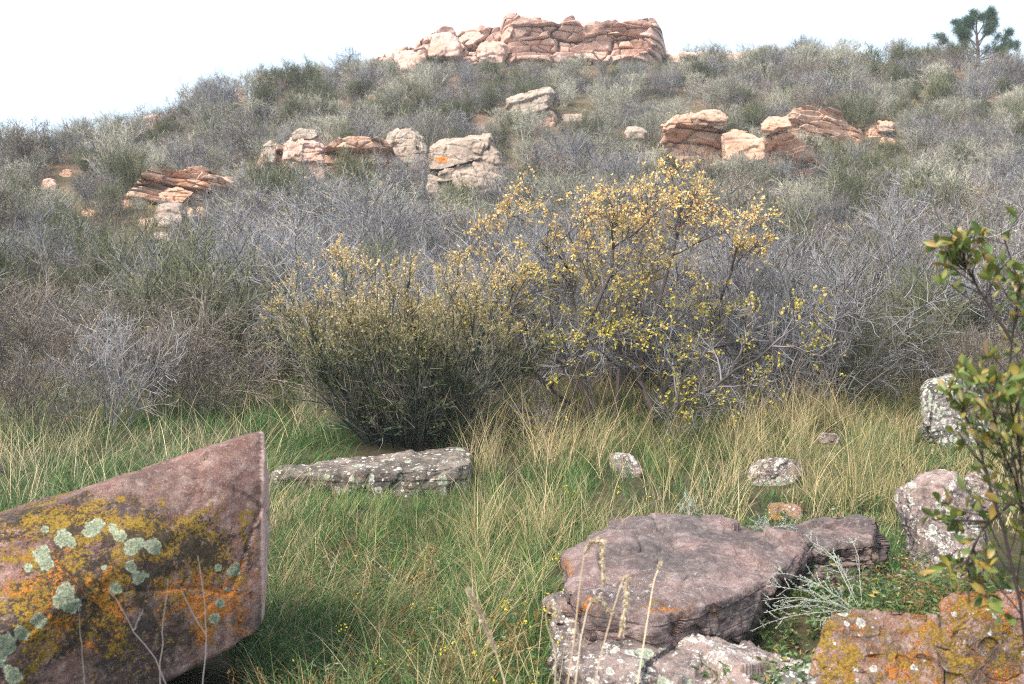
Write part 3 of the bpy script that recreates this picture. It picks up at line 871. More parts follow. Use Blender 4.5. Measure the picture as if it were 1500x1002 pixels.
on_crest("ridge_ledge", "dark little ledge in the shrubs just under the right skyline", "rock outcrop", [(1256, 1286, 6), (1270, 1302, 2)], M['red'], 380, 2.0)
on_crest("ridge_ledge", "red ledge under the lone pine on the ridge", "rock outcrop", [(1396, 1440, 7), (1436, 1500, 6)], M['red'], 385, 1.0)
on_crest("skyline_boulder", "rounded boulder on the left skyline", "boulder", [(212, 240, 20)], M['cliff'], 390, .6)
on_crest("skyline_boulder", "small pink boulder on the skyline left of the cliff", "boulder", [(336, 362, 20)], M['cliff'], 394, .6)
outcrop("hill_stone", "small pale stone among green shrubs on the left slope", "stone", [(60, 262, 84, 282, 0, 1.2, M['cliff'])], M['cliff'], 5, seed=396)
outcrop("hill_stone", "pink stone beside the green shrub left of the broken ledge", "stone", [(88, 248, 108, 262, 0, 1.2, M['red'])], M['red'], 5, seed=398)
_rs = rng_of(909)
for _i, (bx, by, lab) in enumerate(((330, 268, "small stone left of the grey block outcrop"), (352, 280, None), (520, 272, None),
        (548, 250, None), (604, 262, None), (700, 190, "pink stone above the cracked outcrop"), (660, 186, None),
        (840, 176, "pale stone right of the tilted slab"), (860, 200, None), (1000, 276, None), (1090, 282, None),
        (1150, 272, None), (1240, 214, None), (1300, 210, "brown stone just below the small far ledge"), (170, 262, None), (160, 300, None),
        (290, 316, "pale stone right of the pale tilted slab"), (130, 316, "pink stone in brush far left of the fallen slab"), (215, 330, "grey stone just left of the pale tilted slab"), (950, 440, None), (240, 350, "grey stone below the pale tilted slab"))):
    if lab is None:
        continue
    w_, h_ = _rs.uniform(9, 18), _rs.uniform(7, 13)
    outcrop("hill_stone", lab, "stone", [(bx - w_, by - h_, bx + w_, by + 5, 0, 1.2, [M['red'], M['grey']][int(_rs.integers(2))])], M['grey'], 5, seed=700 + _i)
    CLEAR_EXTRA.append((bx - w_ * .7, by - h_, bx + w_ * .7, by, 0))
outcrop("buried_ledge", "buried pale ledge behind green shrubs in mid slope", "rock outcrop", [(915, 186, 948, 206, .3, 2, None), (918, 206, 945, 238, 0, 2, None)], M['grey'], 5, seed=399, strata=.4, thick=.3)

# ------------------------------------------------------------------ branching plants (numpy)
def wander(rg, base, direc, length, K, wob, up=0.0):
    """polylines (N,K,3) that start at base, follow direc and wander"""
    n = len(base)
    P = np.zeros((n, K, 3))
    P[:, 0] = base
    d = nrm(direc)
    st = (length / (K - 1))[:, None]
    for k in range(1, K):
        d = nrm(d + rg.normal(0, wob, (n, 3)) + np.array([0, 0, up]))
        P[:, k] = P[:, k - 1] + d * st
    return P

def sample(P, pi, t):
    K = P.shape[1]
    f = t * (K - 1)
    i = np.clip(np.floor(f).astype(int), 0, K - 2)
    u = (f - i)[:, None]
    a, b = P[pi, i], P[pi, i + 1]
    return a + (b - a) * u, nrm(b - a)

def sprout(rg, P, per, t0, t1, ang, length, K, wob, up, jl=.35):
    n = len(P) * per
    pi = np.repeat(np.arange(len(P)), per)
    t = rg.uniform(t0, t1, n)
    b, tan = sample(P, pi, t)
    r = rg.normal(0, 1, (n, 3))
    perp = nrm(r - (r * tan).sum(1, keepdims=True) * tan)
    a = rg.normal(ang, .22, n)[:, None]
    d = tan * np.cos(a) + perp * np.sin(a)
    ln = length * (1.15 - .55 * t) * rg.uniform(1 - jl, 1 + jl, n)
    return wander(rg, b, d, ln, K, wob, up), pi

def tubes(acc, P, r0, r1, sides, col, mat=0):
    n, K, _ = P.shape
    tan = np.zeros_like(P)
    tan[:, 1:-1] = P[:, 2:] - P[:, :-2]
    tan[:, 0] = P[:, 1] - P[:, 0]
    tan[:, -1] = P[:, -1] - P[:, -2]
    tan = nrm(tan)
    ref = np.where(np.abs(tan[:, :1, 2:3]) > .8, np.array([1., 0, 0]), np.array([0, 0, 1.]))
    a = nrm(np.cross(tan, np.broadcast_to(ref, tan.shape)))
    b = np.cross(tan, a)
    rr = np.asarray(r0).reshape(-1, 1) * (1 - np.linspace(0, 1, K))[None] + np.asarray(r1).reshape(-1, 1) * np.linspace(0, 1, K)[None]
    rr = np.broadcast_to(rr, (n, K))
    th = np.arange(sides) * 2 * np.pi / sides
    V = P[:, :, None] + rr[:, :, None, None] * (a[:, :, None] * np.cos(th)[None, None, :, None] + b[:, :, None] * np.sin(th)[None, None, :, None])
    idx = np.arange(n * K * sides).reshape(n, K, sides)
    p, q = idx[:, :-1], idx[:, 1:]
    Q = np.stack([p, np.roll(p, -1, 2), np.roll(q, -1, 2), q], -1).reshape(-1, 4)
    col = np.asarray(col, float)
    if col.ndim == 2:
        col = np.repeat(col, K * sides, 0)
    acc.add(V.reshape(-1, 3), col, quads=Q, mat=mat)

def leaves(acc, rg, pos, direc, ln, wd, col, mat=0, droop=.2):
    """small folded leaves: two triangles each"""
    n = len(pos)
    d = nrm(direc + rg.normal(0, .5, (n, 3)) - np.array([0, 0, droop]))
    r = rg.normal(0, 1, (n, 3))
    s = nrm(np.cross(d, r))
    u = np.cross(s, d)
    ln = np.broadcast_to(np.asarray(ln), (n,))[:, None]
    wd = np.broadcast_to(np.asarray(wd), (n,))[:, None]
    m = pos + d * ln * .5 + u * wd * .18
    V = np.stack([pos, m + s * wd * .5, pos + d * ln, m - s * wd * .5], 1)
    i = np.arange(n)[:, None] * 4
    T = np.concatenate([i + np.array([[0, 1, 2]]), i + np.array([[0, 2, 3]])], 0)
    acc.add(V.reshape(-1, 3), np.repeat(np.asarray(col), 4, 0), tris=T, mat=mat)

def mixcol(rg, n, cols, w, jit=.18):
    c = np.array(cols)[rg.choice(len(cols), n, p=np.array(w) / sum(w))]
    return np.clip(c * rg.uniform(1 - jit, 1 + jit, (n, 1)) * rg.uniform(.94, 1.06, (n, 3)), .005, 1)

LILAC = [(.19, .193, .212), (.135, .135, .148), (.265, .27, .288), (.07, .063, .062)]
YEL, ORG, OLV = (.52, .36, .07), (.50, .24, .06), (.26, .25, .05)

def shrub_mesh(seed, H=1.7, spread=.95, stems=13, n1=8, n2=7, n3=0, wob=.16, up=.05, bark=LILAC, bw=(4, 3, 2, 1), leaf=None, thick=1.0, merged=False):
    """leaf = (count per twig, length, width, colours, weights, min height share)"""
    rg = rng_of(seed)
    A, B = Acc(), Acc()
    az = rg.uniform(0, 2 * np.pi, stems)
    el = np.abs(rg.normal(0, .5, stems)) * spread
    d = np.stack([np.cos(az) * np.sin(el), np.sin(az) * np.sin(el), np.cos(el)], 1)
    base = np.stack([np.cos(az), np.sin(az), np.zeros(stems)], 1) * rg.uniform(.02, .16, (stems, 1)) * H
    base[:, 2] = -.12
    P0 = wander(rg, base, d, H * rg.uniform(.7, 1.08, stems), 7, wob, up)
    tubes(A, P0, .012 * thick, .004 * thick, 5, mixcol(rg, stems, bark, bw))
    P1, _ = sprout(rg, P0, n1, .22, 1, .75, .42 * H, 5, wob * 1.2, up)
    tubes(A, P1, .0052 * thick, .0024 * thick, 3, mixcol(rg, len(P1), bark, bw))
    P2, _ = sprout(rg, P1, n2, .2, 1, .8, .2 * H, 4, wob * 1.3, up)
    tubes(A, P2, .0034 * thick, .0015 * thick, 3, mixcol(rg, len(P2), bark, bw))
    last = P2
    if n3:
        P3, _ = sprout(rg, P2, n3, .3, 1, .8, .10 * H, 3, wob * 1.3, up)
        tubes(A, P3, .003 * thick, .0016 * thick, 3, mixcol(rg, len(P3), bark, bw))
        last = P3
    tgt, mi = (A, 1) if merged else (B, 0)
    if leaf:
        cnt, ll, lw, cols, w, hmin = leaf
        n = int(len(last) * cnt)
        pi = rg.integers(0, len(last), n)
        pos, tan = sample(last, pi, rg.uniform(.3, 1, n))
        clump = vnoise(pos / (.28 * H) + seed, seed)
        ok = (pos[:, 2] > hmin * H) & (clump > -.25)
        pos, tan = pos[ok], tan[ok]
        leaves(tgt, rg, pos, tan, ll * rg.uniform(.6, 1.3, len(pos)), lw * rg.uniform(.7, 1.2, len(pos)), mixcol(rg, len(pos), cols, w), mi)
    if merged:
        return A.mesh("shrub", [M['bark'], M['leaf']], False)
    return A.mesh("branches", [M['bark']], False), (B.mesh("leaves", [M['leaf']], False) if leaf else None)

GG = [(.29, .34, .225), (.21, .275, .165), (.38, .41, .29), (.115, .165, .085)]
GREEN = [(.075, .12, .05), (.11, .15, .06), (.045, .075, .035), (.18, .19, .07)]
DKB = [(.14, .12, .11), (.20, .18, .17), (.10, .085, .075), (.27, .25, .24)]
GBARK = [(.32, .315, .27), (.24, .235, .20), (.40, .39, .34), (.15, .145, .11)]
KINDS = {
    'grey': dict(H=1.75, spread=1.0, stems=16, n1=9, n2=10, wob=.15, leaf=(.8, .024, .016, [(.62, .48, .16), OLV, (.52, .38, .27)], [3, 2, 2], .3)),
    'lilac': dict(H=1.7, spread=1.1, stems=17, n1=10, n2=10, wob=.17, up=.04, leaf=(.35, .022, .014, [(.42, .28, .2), YEL, (.20, .22, .13)], [2, 2, 4], .25)),
    'sage': dict(H=1.5, spread=.85, stems=15, n1=8, n2=8, wob=.14, bark=GBARK, leaf=(2.0, .022, .011, GG, [4, 3, 3, 2], .12)),
    'broom': dict(H=1.5, spread=.8, stems=20, n1=9, n2=7, wob=.08, up=.10, bark=[(.10, .115, .07), (.17, .17, .11), (.07, .075, .05)], bw=(3, 2, 2), leaf=(2.2, .026, .011, GREEN, [4, 4, 2, 2], .08)),
    'dark': dict(H=1.6, spread=1.1, stems=16, n1=9, n2=9, wob=.15, bark=DKB, leaf=(1.2, .024, .015, [(.20, .20, .06), (.34, .30, .08), (.10, .11, .045), (.52, .40, .12)], [3, 3, 3, 2], .1)),
    'rust': dict(H=1.3, spread=1.0, stems=12, n1=8, n2=7, wob=.18, leaf=(1.3, .028, .018, [(.45, .22, .14), (.50, .28, .12), (.36, .16, .11)], [3, 2, 2], .25)),
}
KNAME = {'grey': 'grey_shrub', 'lilac': 'bare_shrub', 'sage': 'sage_shrub', 'broom': 'green_shrub', 'dark': 'brown_shrub', 'rust': 'rust_shrub'}
KLOOK = {'grey': "grey shrub with few yellow leaves", 'lilac': "bare lilac grey shrub", 'sage': "pale grey green shrub",
         'broom': "dark green bushy shrub", 'dark': "brown shrub with olive leaves", 'rust': "shrub with rusty pink leaves"}
PROTO, FARP = {}, {}
for i, (k, v) in enumerate(KINDS.items()):
    nv = {'grey': 4, 'lilac': 4, 'sage': 3, 'broom': 2, 'dark': 3, 'rust': 1}[k]
    PROTO[k] = [shrub_mesh(1000 + 50 * i + j, **v) for j in range(nv)]
    fv = dict(v)
    fv['thick'] = 1.5
    fv['n2'] = 7
    if fv['leaf']:
        lf = list(fv['leaf'])
        lf[1] *= 1.5
        lf[2] *= 1.5
        fv['leaf'] = tuple(lf)
    FARP[k] = [shrub_mesh(3000 + 50 * i + j, merged=True, **fv) for j in range(2 if k != 'rust' else 1)]

# clear views to the rocks: photo rectangles and the distance of the rock behind them
CLEAR = [(536, 0, 978, 84, 70), (405, 190, 470, 262, 40), (470, 196, 548, 236, 40), (560, 190, 626, 236, 38), (627, 198, 738, 280, 37), (742, 128, 814, 178, 48),
         (975, 178, 1160, 246, 38), (1158, 152, 1240, 214, 40), (196, 244, 300, 306, 34), (228, 298, 270, 330, 30), (1010, 162, 1060, 180, 38), (978, 58, 1100, 68, 70),
         (60, 262, 108, 284, 30)]
CLEAR = [(a, b, c, d_, (max(ground(a + (c - a) * k, d_)[1] for k in (.1, .5, .9)) + .4) if b > 55 and b != 146 else e) for a, b, c, d_, e in CLEAR + CLEAR_EXTRA]
def hides(x, y, z, h, r):
    px, py = project(x, y, z)
    pt, hw = py - h * F / y, r * F / y
    for a, b, c, d, dist in CLEAR:
        d = d - (d - b) * .36 if d > 90 else d
        if y < dist + .5 and px + hw > a and px - hw < c and pt < d and py > b:
            return True
    return False

rg = rng_of(77)
cand = []
y = 11.6
while y < 86:
    sp = float(np.interp(y, [13, 30, 50, 85], [1.12, 1.28, 1.45, 1.5]))
    half = .51 * y * 1.28 + 3
    for x in np.arange(-half, half, sp):
        cand.append((x + rg.uniform(-.45, .45) * sp, y + rg.uniform(-.5, .5) * sp))
    y += sp * .86
cand = np.array(cand)
cz = terrain(cand[:, 0], cand[:, 1])
cp = np.stack([cand[:, 0], cand[:, 1], np.zeros(len(cand))], 1)
fn = fbm(cp / 4.5, 3, 31)
KN = {k: fbm(cp / 3.6 + 40 * i, 2, 60 + i) for i, k in enumerate(KINDS)}
ci = -1
rows = []
for (x, yy, ), z, f in zip(cand, cz, fn):
    ci += 1
    if any(((x - a) / (c + .35)) ** 2 + ((yy - b - .3) / (d + .45)) ** 2 < 1 for a, b, c, d in FOOT):
        continue
    px, py = project(x, yy, z)
    # bushes of the front row keep off the two yellow bushes and the meadow
    if yy < 14.6 and 380 < px < 1130:
        continue
    if yy < 13.5 + (5.0 if px < 420 else 2.6) * f - (.4 if px < 300 else 0):
        continue
    u = rg.random()
    if yy < 30:
        w = dict(grey=.28, lilac=.36, dark=.14, sage=.10, broom=.08, rust=.03)
        if px < 230:
            w = dict(grey=.16, lilac=.10, dark=.42, sage=.05, broom=.30, rust=.02)
        if px > 1240 or (px > 1120 and yy > 20):
            w = dict(grey=.14, lilac=.16, dark=.34, sage=.08, broom=.34, rust=.03)
    else:
        w = dict(grey=.13, lilac=.02, dark=.06, sage=.54, broom=.25, rust=.02)
        if px < 330 or px > 1120:
            w = dict(grey=.10, lilac=.03, dark=.12, sage=.40, broom=.36, rust=.02)
    w = {k: v * math.exp(3.0 * KN[k][ci]) for k, v in w.items()}
    ks = list(w)
    k = ks[int(np.searchsorted(np.cumsum(list(w.values())), u * sum(w.values()) * .9999))]
    s = float(np.clip(rg.lognormal(-.08, .27), .5, 1.5)) * float(np.interp(yy, [13, 18, 40, 85], [.95, 1.05, .95, .85])) * (1 + .25 * f)
    if yy > 69 and -13 < x < 12:
        s *= .55
    H = KINDS[k]['H']
    if hides(x, yy, z, H * s * .85, H * s * .3):
        s *= .42
        if hides(x, yy, z, H * s * .9, H * s * .3):
            continue
    if f < -.35 and yy > 24 and rg.random() < .6:
        continue                                   # small bare openings
    seen = -60 < px < 1560 and 0 < py < 760
    rows.append((yy, x, z, k, s, seen, px, py))
rows.sort()
inds = [r for r in rows if r[5]][:285]
ids = set(id(r) for r in inds)
rest = [r for r in rows if id(r) not in ids]

def zone(px, yy):
    c = 0 if px < 300 else 1 if px < 700 else 2 if px < 1120 else 3
    r = 0 if yy < 17.5 else 1 if yy < 23 else 2
    side = ["behind the left meadow grass", "behind the dense yellow bush", "behind the tall yellow leaved bush", "above the dark boulder"][c]
    hill = ["above the left meadow", "below the grey block outcrop", "below the red ledge", "on the shaded right slope"][c]
    return [f"at the slope's foot {side}", f"in the second rank {side}", f"on the lower hillside {hill}"][r]

for n_, (yy, x, z, k, s, seen, px, py) in enumerate(inds):
    zn = zone(px, yy)
    rz = rg.uniform(0, 6.28)
    lab = KLOOK[k] + " " + zn
    if yy < 24:
        tw, lf = PROTO[k][int(rg.integers(len(PROTO[k])))]
        t = thing(KNAME[k], lab, "shrub", (x, yy, z - .03), rz, s, lab.replace("shrub", "shrubs", 1))
        link("branches", tw, t)
        if lf is not None:
            link("leaves", lf, t)
    else:
        o = link(KNAME[k], FARP[k][int(rg.integers(len(FARP[k])))], None, (x, yy, z - .03))
        o.rotation_euler = (0, 0, rz)
        o.scale = (s, s, s)
        tag(o, lab, "shrub", lab.replace("shrub", "shrubs", 1))

# the mass of the far hillside: one object, instances of the far shrub meshes
def far_mass(name, rows, meshes, label):
    src = []
    for me in meshes:
        src.append(next((o for o in bpy.data.objects if o.data is me), None))
    src = [s for s in src if s is not None]
    pts = np.array([(r[1], r[0], r[2] - .03) for r in rows], np.float32)
    me = bpy.data.meshes.new(name)
    me.vertices.add(len(pts))
    me.vertices.foreach_set("co", pts.ravel())
    at = me.attributes.new("turn", 'FLOAT_VECTOR', 'POINT')
    at.data.foreach_set("vector", np.stack([rg.normal(0, .06, len(pts)), rg.normal(0, .06, len(pts)), rg.uniform(0, 6.28, len(pts))], 1).astype(np.float32).ravel())
    at = me.attributes.new("size", 'FLOAT', 'POINT')
    at.data.foreach_set("value", np.array([r[4] for r in rows], np.float32))
    at = me.attributes.new("pick", 'INT', 'POINT')
    at.data.foreach_set("value", rg.integers(0, len(src), len(pts)).astype(np.int32))
    me.update()
    o = link(name, me)
    tag(o, label, "shrubs", None, "stuff")
    ng = bpy.data.node_groups.new(name, 'GeometryNodeTree')
    ng.interface.new_socket("Geometry", in_out='INPUT', socket_type='NodeSocketGeometry')
    ng.interface.new_socket("Geometry", in_out='OUTPUT', socket_type='NodeSocketGeometry')
    gi, go = ng.nodes.new("NodeGroupInput"), ng.nodes.new("NodeGroupOutput")
    iop = ng.nodes.new("GeometryNodeInstanceOnPoints")
    iop.inputs["Pick Instance"].default_value = True
    jn = ng.nodes.new("GeometryNodeJoinGeometry")
    for s_ in src:
        oi = ng.nodes.new("GeometryNodeObjectInfo")
        oi.transform_space = 'ORIGINAL'
        oi.inputs["Object"].default_value = s_
        oi.inputs["As Instance"].default_value = True
        ng.links.new(oi.outputs["Geometry"], jn.inputs[0])
    def named(nm, dt):
        nd = ng.nodes.new("GeometryNodeInputNamedAttribute")
        nd.data_type = dt
        nd.inputs["Name"].default_value = nm
        return nd.outputs[0]
    ng.links.new(gi.outputs[0], iop.inputs["Points"])
    ng.links.new(jn.outputs[0], iop.inputs["Instance"])
    ng.links.new(named("turn", 'FLOAT_VECTOR'), iop.inputs["Rotation"])
    ng.links.new(named("size", 'FLOAT'), iop.inputs["Scale"])
    ng.links.new(named("pick", 'INT'), iop.inputs["Instance Index"])
    ng.links.new(iop.outputs[0], go.inputs[0])
    md = o.modifiers.new("scatter", 'NODES')
    md.node_group = ng
    return o
for k, lab in (('grey', "grey bare shrubs covering the upper hillside"), ('sage', "pale grey green shrubs massed below the summit cliff"), ('broom', "dark green shrubs dotted over the upper hillside")):
    grp = {'grey': ('grey', 'lilac', 'dark'), 'sage': ('sage',), 'broom': ('broom', 'rust')}[k]
    rr = [r for r in rest if r[3] in grp]
    far_mass({'grey': "grey_shrubbery", 'sage': "sage_shrubbery", 'broom': "green_shrubbery"}[k], rr, [m for g_ in grp for m in FARP[g_]], lab)

# ------------------------------------------------------------------ the two yellow bushes
def yellow_tree_bush():
    g = ground(905, 628)
    rg = rng_of(5)
    t = thing("yellow_leaved_bush", "tall crooked bush with dark forked trunks and yellow leaf clusters on top", "bush", tuple(g))
    A, B = Acc(), Acc()
    d = g[1]
    u = d / F
    def tr(*pp):
        return np.array([[(x - 905) * u, dy, (628 - y_) * u] for x, y_, dy in pp])
    mains = [tr((870, 640, .1), (862, 575, .1), (848, 520, 0), (872, 455, -.1), (888, 395, -.1), (905, 330, 0), (918, 296, .1)),
             tr((872, 640, .2), (868, 590, .2), (835, 545, .3), (805, 505, .3), (780, 450, .4), (758, 405, .5), (742, 368, .5)),
             tr((945, 650, -.1), (955, 600, -.2), (938, 560, -.2), (945, 500, -.3), (960, 440, -.2), (985, 375, -.1), (1002, 318, 0)),
             tr((948, 650, .1), (960, 602, .1), (990, 560, .3), (1030, 515, .4), (1062, 460, .6), (1085, 400, .6), (1100, 345, .6)),
             tr((942, 652, -.2), (950, 612, -.4), (985, 585, -.6), (1025, 560, -.7), (1060, 535, -.8), (1090, 520, -.8), (1112, 500, -.8)),
             tr((870, 645, -.1), (850, 600, -.3), (820, 575, -.5), (790, 552, -.6), (765, 510, -.6), (740, 470, -.6), (722, 430, -.5)),
             tr((900, 650, .4), (905, 590, .6), (915, 520, .8), (930, 450, .9), (940, 380, 1.0), (955, 330, 1.0), (965, 300, 1.0)),
             tr((880, 650, .3), (875, 590, .6), (862, 520, .8), (845, 450, .9), (832, 390, .9), (822, 345, .9), (815, 310, .9))]
    P0 = np.stack(mains)
    P0[:, 1:] += rg.normal(0, .03, P0[:, 1:].shape)
    P0[:, 0, 2] = -.15
    dk = [(.075, .062, .058), (.11, .09, .085), (.055, .048, .045)]
    tubes(A, P0, [.042, .032, .045, .036, .024, .026, .03, .03], .010, 7, mixcol(rg, len(P0), dk, (2, 2, 1)))
    P1, _ = sprout(rg, P0, 12, .2, 1, .7, .85, 6, .22, .05)
    tubes(A, P1, .012, .005, 5, mixcol(rg, len(P1), [(.07, .06, .06), (.10, .09, .092), (.15, .14, .145)], (2, 2, 2)))
    P2, _ = sprout(rg, P1, 10, .25, 1, .75, .45, 5, .24, .05)
    tubes(A, P2, .005, .0024, 4, mixcol(rg, len(P2), LILAC, (2, 4, 1, 4)))
    P3, _ = sprout(rg, P2, 8, .2, 1, .8, .22, 4, .25, .03)
    tubes(A, P3, .0028, .0014, 3, mixcol(rg, len(P3), LILAC, (3, 4, 1, 3)))
    n = 46000
    pi = rg.integers(0, len(P3), n)
    pos, tan = sample(P3, pi, rg.uniform(.3, 1, n))
    hgt = pos[:, 2] / 2.7
    clump = fbm(pos / .20, 3, 8)
    thr = np.interp(hgt, [.1, .3, .55, .75, 1.0], [.36, .26, .14, .04, -.08])
    ok = clump > thr
    pos, tan, hgt = pos[ok], tan[ok], hgt[ok]
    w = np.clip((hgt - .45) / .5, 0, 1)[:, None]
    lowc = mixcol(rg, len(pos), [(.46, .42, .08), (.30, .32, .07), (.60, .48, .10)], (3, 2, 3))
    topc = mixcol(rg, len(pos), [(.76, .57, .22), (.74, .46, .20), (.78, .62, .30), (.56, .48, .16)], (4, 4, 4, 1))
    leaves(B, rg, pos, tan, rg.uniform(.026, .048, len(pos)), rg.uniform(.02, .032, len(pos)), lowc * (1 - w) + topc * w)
    link("branches", A.mesh("branches", [M['bush_bark']], False), t)
    link("leaves", B.mesh("leaves", [M['bush_leaf']], False), t)
yellow_tree_bush()

def dense_bush():
    g = ground(596, 655)
    rg = rng_of(9)
    t = thing("dense_yellow_bush", "dense rounded bush with tiny tan yellow leaves and dark upright stems", "bush", (g[0], g[1] + .3, g[2]))
    A, B = Acc(), Acc()
    n0 = 110
    az = rg.uniform(0, 2 * np.pi, n0)
    el = np.sqrt(rg.uniform(0, 1, n0)) * 1.0
    d = np.stack([np.cos(az) * np.sin(el) * .82, np.sin(az) * np.sin(el), np.cos(el)], 1)
    base = np.stack([np.cos(az) * .45, np.sin(az) * .3, np.full(n0, -.1)], 1) * rg.uniform(.2, 1, (n0, 1))
    base[:, 2] = -.1
    ln = rg.uniform(1.35, 2.35, n0) * (1 - .10 * el) * np.where(d[:, 0] < 0, 1.0, .98)
    P0 = wander(rg, base, d, ln, 8, .06, .05)
    dk = [(.04, .062, .052), (.065, .088, .07), (.03, .042, .038), (.11, .125, .10)]
    tubes(A, P0, .011, .004, 5, mixcol(rg, n0, dk, (3, 2, 2, 1)))
    P1, _ = sprout(rg, P0, 11, .15, 1, .5, .55, 5, .09, .10)
    tubes(A, P1, .0052, .0026, 3, mixcol(rg, len(P1), dk, (2, 3, 2, 2)))
    P2, _ = sprout(rg, P1, 6, .2, 1, .6, .22, 4, .12, .08)
    tubes(A, P2, .003, .0015, 3, mixcol(rg, len(P2), [(.19, .175, .15), (.13, .12, .10), (.27, .24, .20)], (2, 2, 2)))
    n = 120000
    pi = rg.integers(0, len(P2), n)
    pos, tan = sample(P2, pi, rg.uniform(.1, 1, n))
    hgt = pos[:, 2] / 2.1
    clump = fbm(pos / .22, 2, 3)
    ok = clump > np.interp(hgt, [0, .3, .5, .7, 1.1], [.4, .25, -.05, -.3, -.25])
    pos, tan, hgt = pos[ok], tan[ok], hgt[ok]
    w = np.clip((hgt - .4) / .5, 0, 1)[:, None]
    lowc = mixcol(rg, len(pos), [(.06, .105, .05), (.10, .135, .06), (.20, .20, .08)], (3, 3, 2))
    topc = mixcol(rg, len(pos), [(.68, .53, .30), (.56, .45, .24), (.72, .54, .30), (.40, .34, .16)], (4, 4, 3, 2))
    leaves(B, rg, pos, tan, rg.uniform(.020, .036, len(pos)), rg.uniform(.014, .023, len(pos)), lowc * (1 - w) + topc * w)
    link("stems", A.mesh("stems", [M['bush_bark']], False), t)
    link("leaves", B.mesh("leaves", [M['bush_leaf']], False), t)
dense_bush()

# smaller yellow tinted shrubs beside them
for px, py, k, sc, lab in ((48, 640, 'dark', .62, "small olive leaved shrub standing out in the meadow grass at the left edge"), (165, 628, 'grey', .7, "small grey shrub in the meadow grass above the middle of the big boulder"),
                           (240, 612, 'dark', .8, "olive brown shrub in the meadow grass behind the big boulder's top corner"), (1215, 600, 'grey', .62, "small grey shrub in the straw grass between the tall yellow bush and the dark boulder"),
                           (1300, 580, 'dark', .8, "olive brown shrub just left of the dark boulder"), (300, 600, 'dark', .95, "low olive leaved shrub left of the dense yellow bush"), (470, 585, 'grey', 1.25, "twiggy grey shrub with yellow tips just behind the dense bush"),
                           (1120, 600, 'grey', 1.05, "pale twiggy shrub at the right edge of the tall yellow leaved bush"), (720, 600, 'grey', 1.2, "twiggy shrub squeezed between the two yellow bushes")):
    g = ground(px, py)
    t = thing(KNAME[k], lab, "shrub", tuple(g), px * .1, sc)
    tw, lf = PROTO[k][0]
    link("branches", tw, t)
    link("leaves", lf, t)

# ------------------------------------------------------------------ pine on the ridge
def pine():
    g = ground(1432, 84)
    d = max(g[1], 70.0)
    base = unp(1432, 91, d)
    t = thing("pine_tree", "lone small dark green pine standing on the ridge against the sky", "tree", tuple(base))
    rg = rng_of(21)
    A, B = Acc(), Acc()
    u = d / F
    X = lambda *pp: np.array([[(x - 1432) * u, dy, (86 - y_) * u] for x, y_, dy in pp])
    trunk = X((1432, 94, 0), (1433, 70, 0), (1431, 50, 0), (1430, 35, 0), (1432, 14, 0))[None]
    limbs = np.stack([X((1432, 66, 0), (1442, 50, .2), (1450, 38, .3), (1457, 28, .3)), X((1432, 60, 0), (1441, 46, -.2), (1448, 30, -.3), (1449, 14, -.3)),
                      X((1431, 74, 0), (1418, 68, .2), (1404, 64, .3), (1380, 48, .3)), X((1432, 72, 0), (1420, 56, -.2), (1412, 46, -.2), (1396, 40, -.3)),
                      X((1431, 62, 0), (1422, 48, .3), (1414, 36, .3), (1404, 26, .4)), X((1433, 80, 0), (1448, 66, 0), (1462, 58, 0), (1480, 44, 0)),
                      X((1433, 82, 0), (1450, 74, .3), (1466, 66, .3), (1484, 52, .4)), X((1432, 46, 0), (1440, 32, 0), (1446, 22, .2), (1451, 20, .2)),
                      X((1431, 48, 0), (1427, 34, .2), (1428, 24, .2), (1427, 14, .2)), X((1431, 80, 0), (1414, 76, -.3), (1398, 72, -.3), (1388, 68, -.4)), X((1431, 72, 0), (1420, 62, .4), (1418, 40, .5), (1419, 25, .5)),
                      X((1433, 84, 0), (1452, 80, -.3), (1470, 72, -.3), (1486, 60, -.3))])
    bk = [(.035, .03, .026), (.055, .045, .04)]
    tubes(A, trunk, .14, .03, 8, mixcol(rg, 1, bk, (1, 1)))
    Bk = Acc()
    tubes(Bk, limbs, .05, .015, 5, mixcol(rg, len(limbs), bk, (1, 1)))
    P2, _ = sprout(rg, limbs, 12, .25, 1, .7, .55, 4, .14, .12)
    tubes(Bk, P2, .016, .008, 4, mixcol(rg, len(P2), bk, (1, 1)))
    ends = np.concatenate([P2[:, -1], limbs[:, -1], trunk[:, -1], P2[::2, 2]])
    for c in ends:
        n = 120
        dv = nrm(rg.normal(0, 1, (n, 3)) + np.array([0, 0, .45]))
        ln = rg.uniform(.18, .36, n)
        b0 = c + rg.normal(0, .09, (n, 3))
        leaves(B, rg, b0, dv * 3, ln, .019, mixcol(rg, n, [(.03, .085, .055), (.045, .11, .05), (.02, .06, .045), (.075, .12, .045)], (3, 3, 2, 1)))
    link("trunk", A.mesh("trunk", [M['bark']]), t)
    link("limbs", Bk.mesh("limbs", [M['bark']]), t)
    link("crown", B.mesh("crown", [M['leaf']], False), t)
pine()

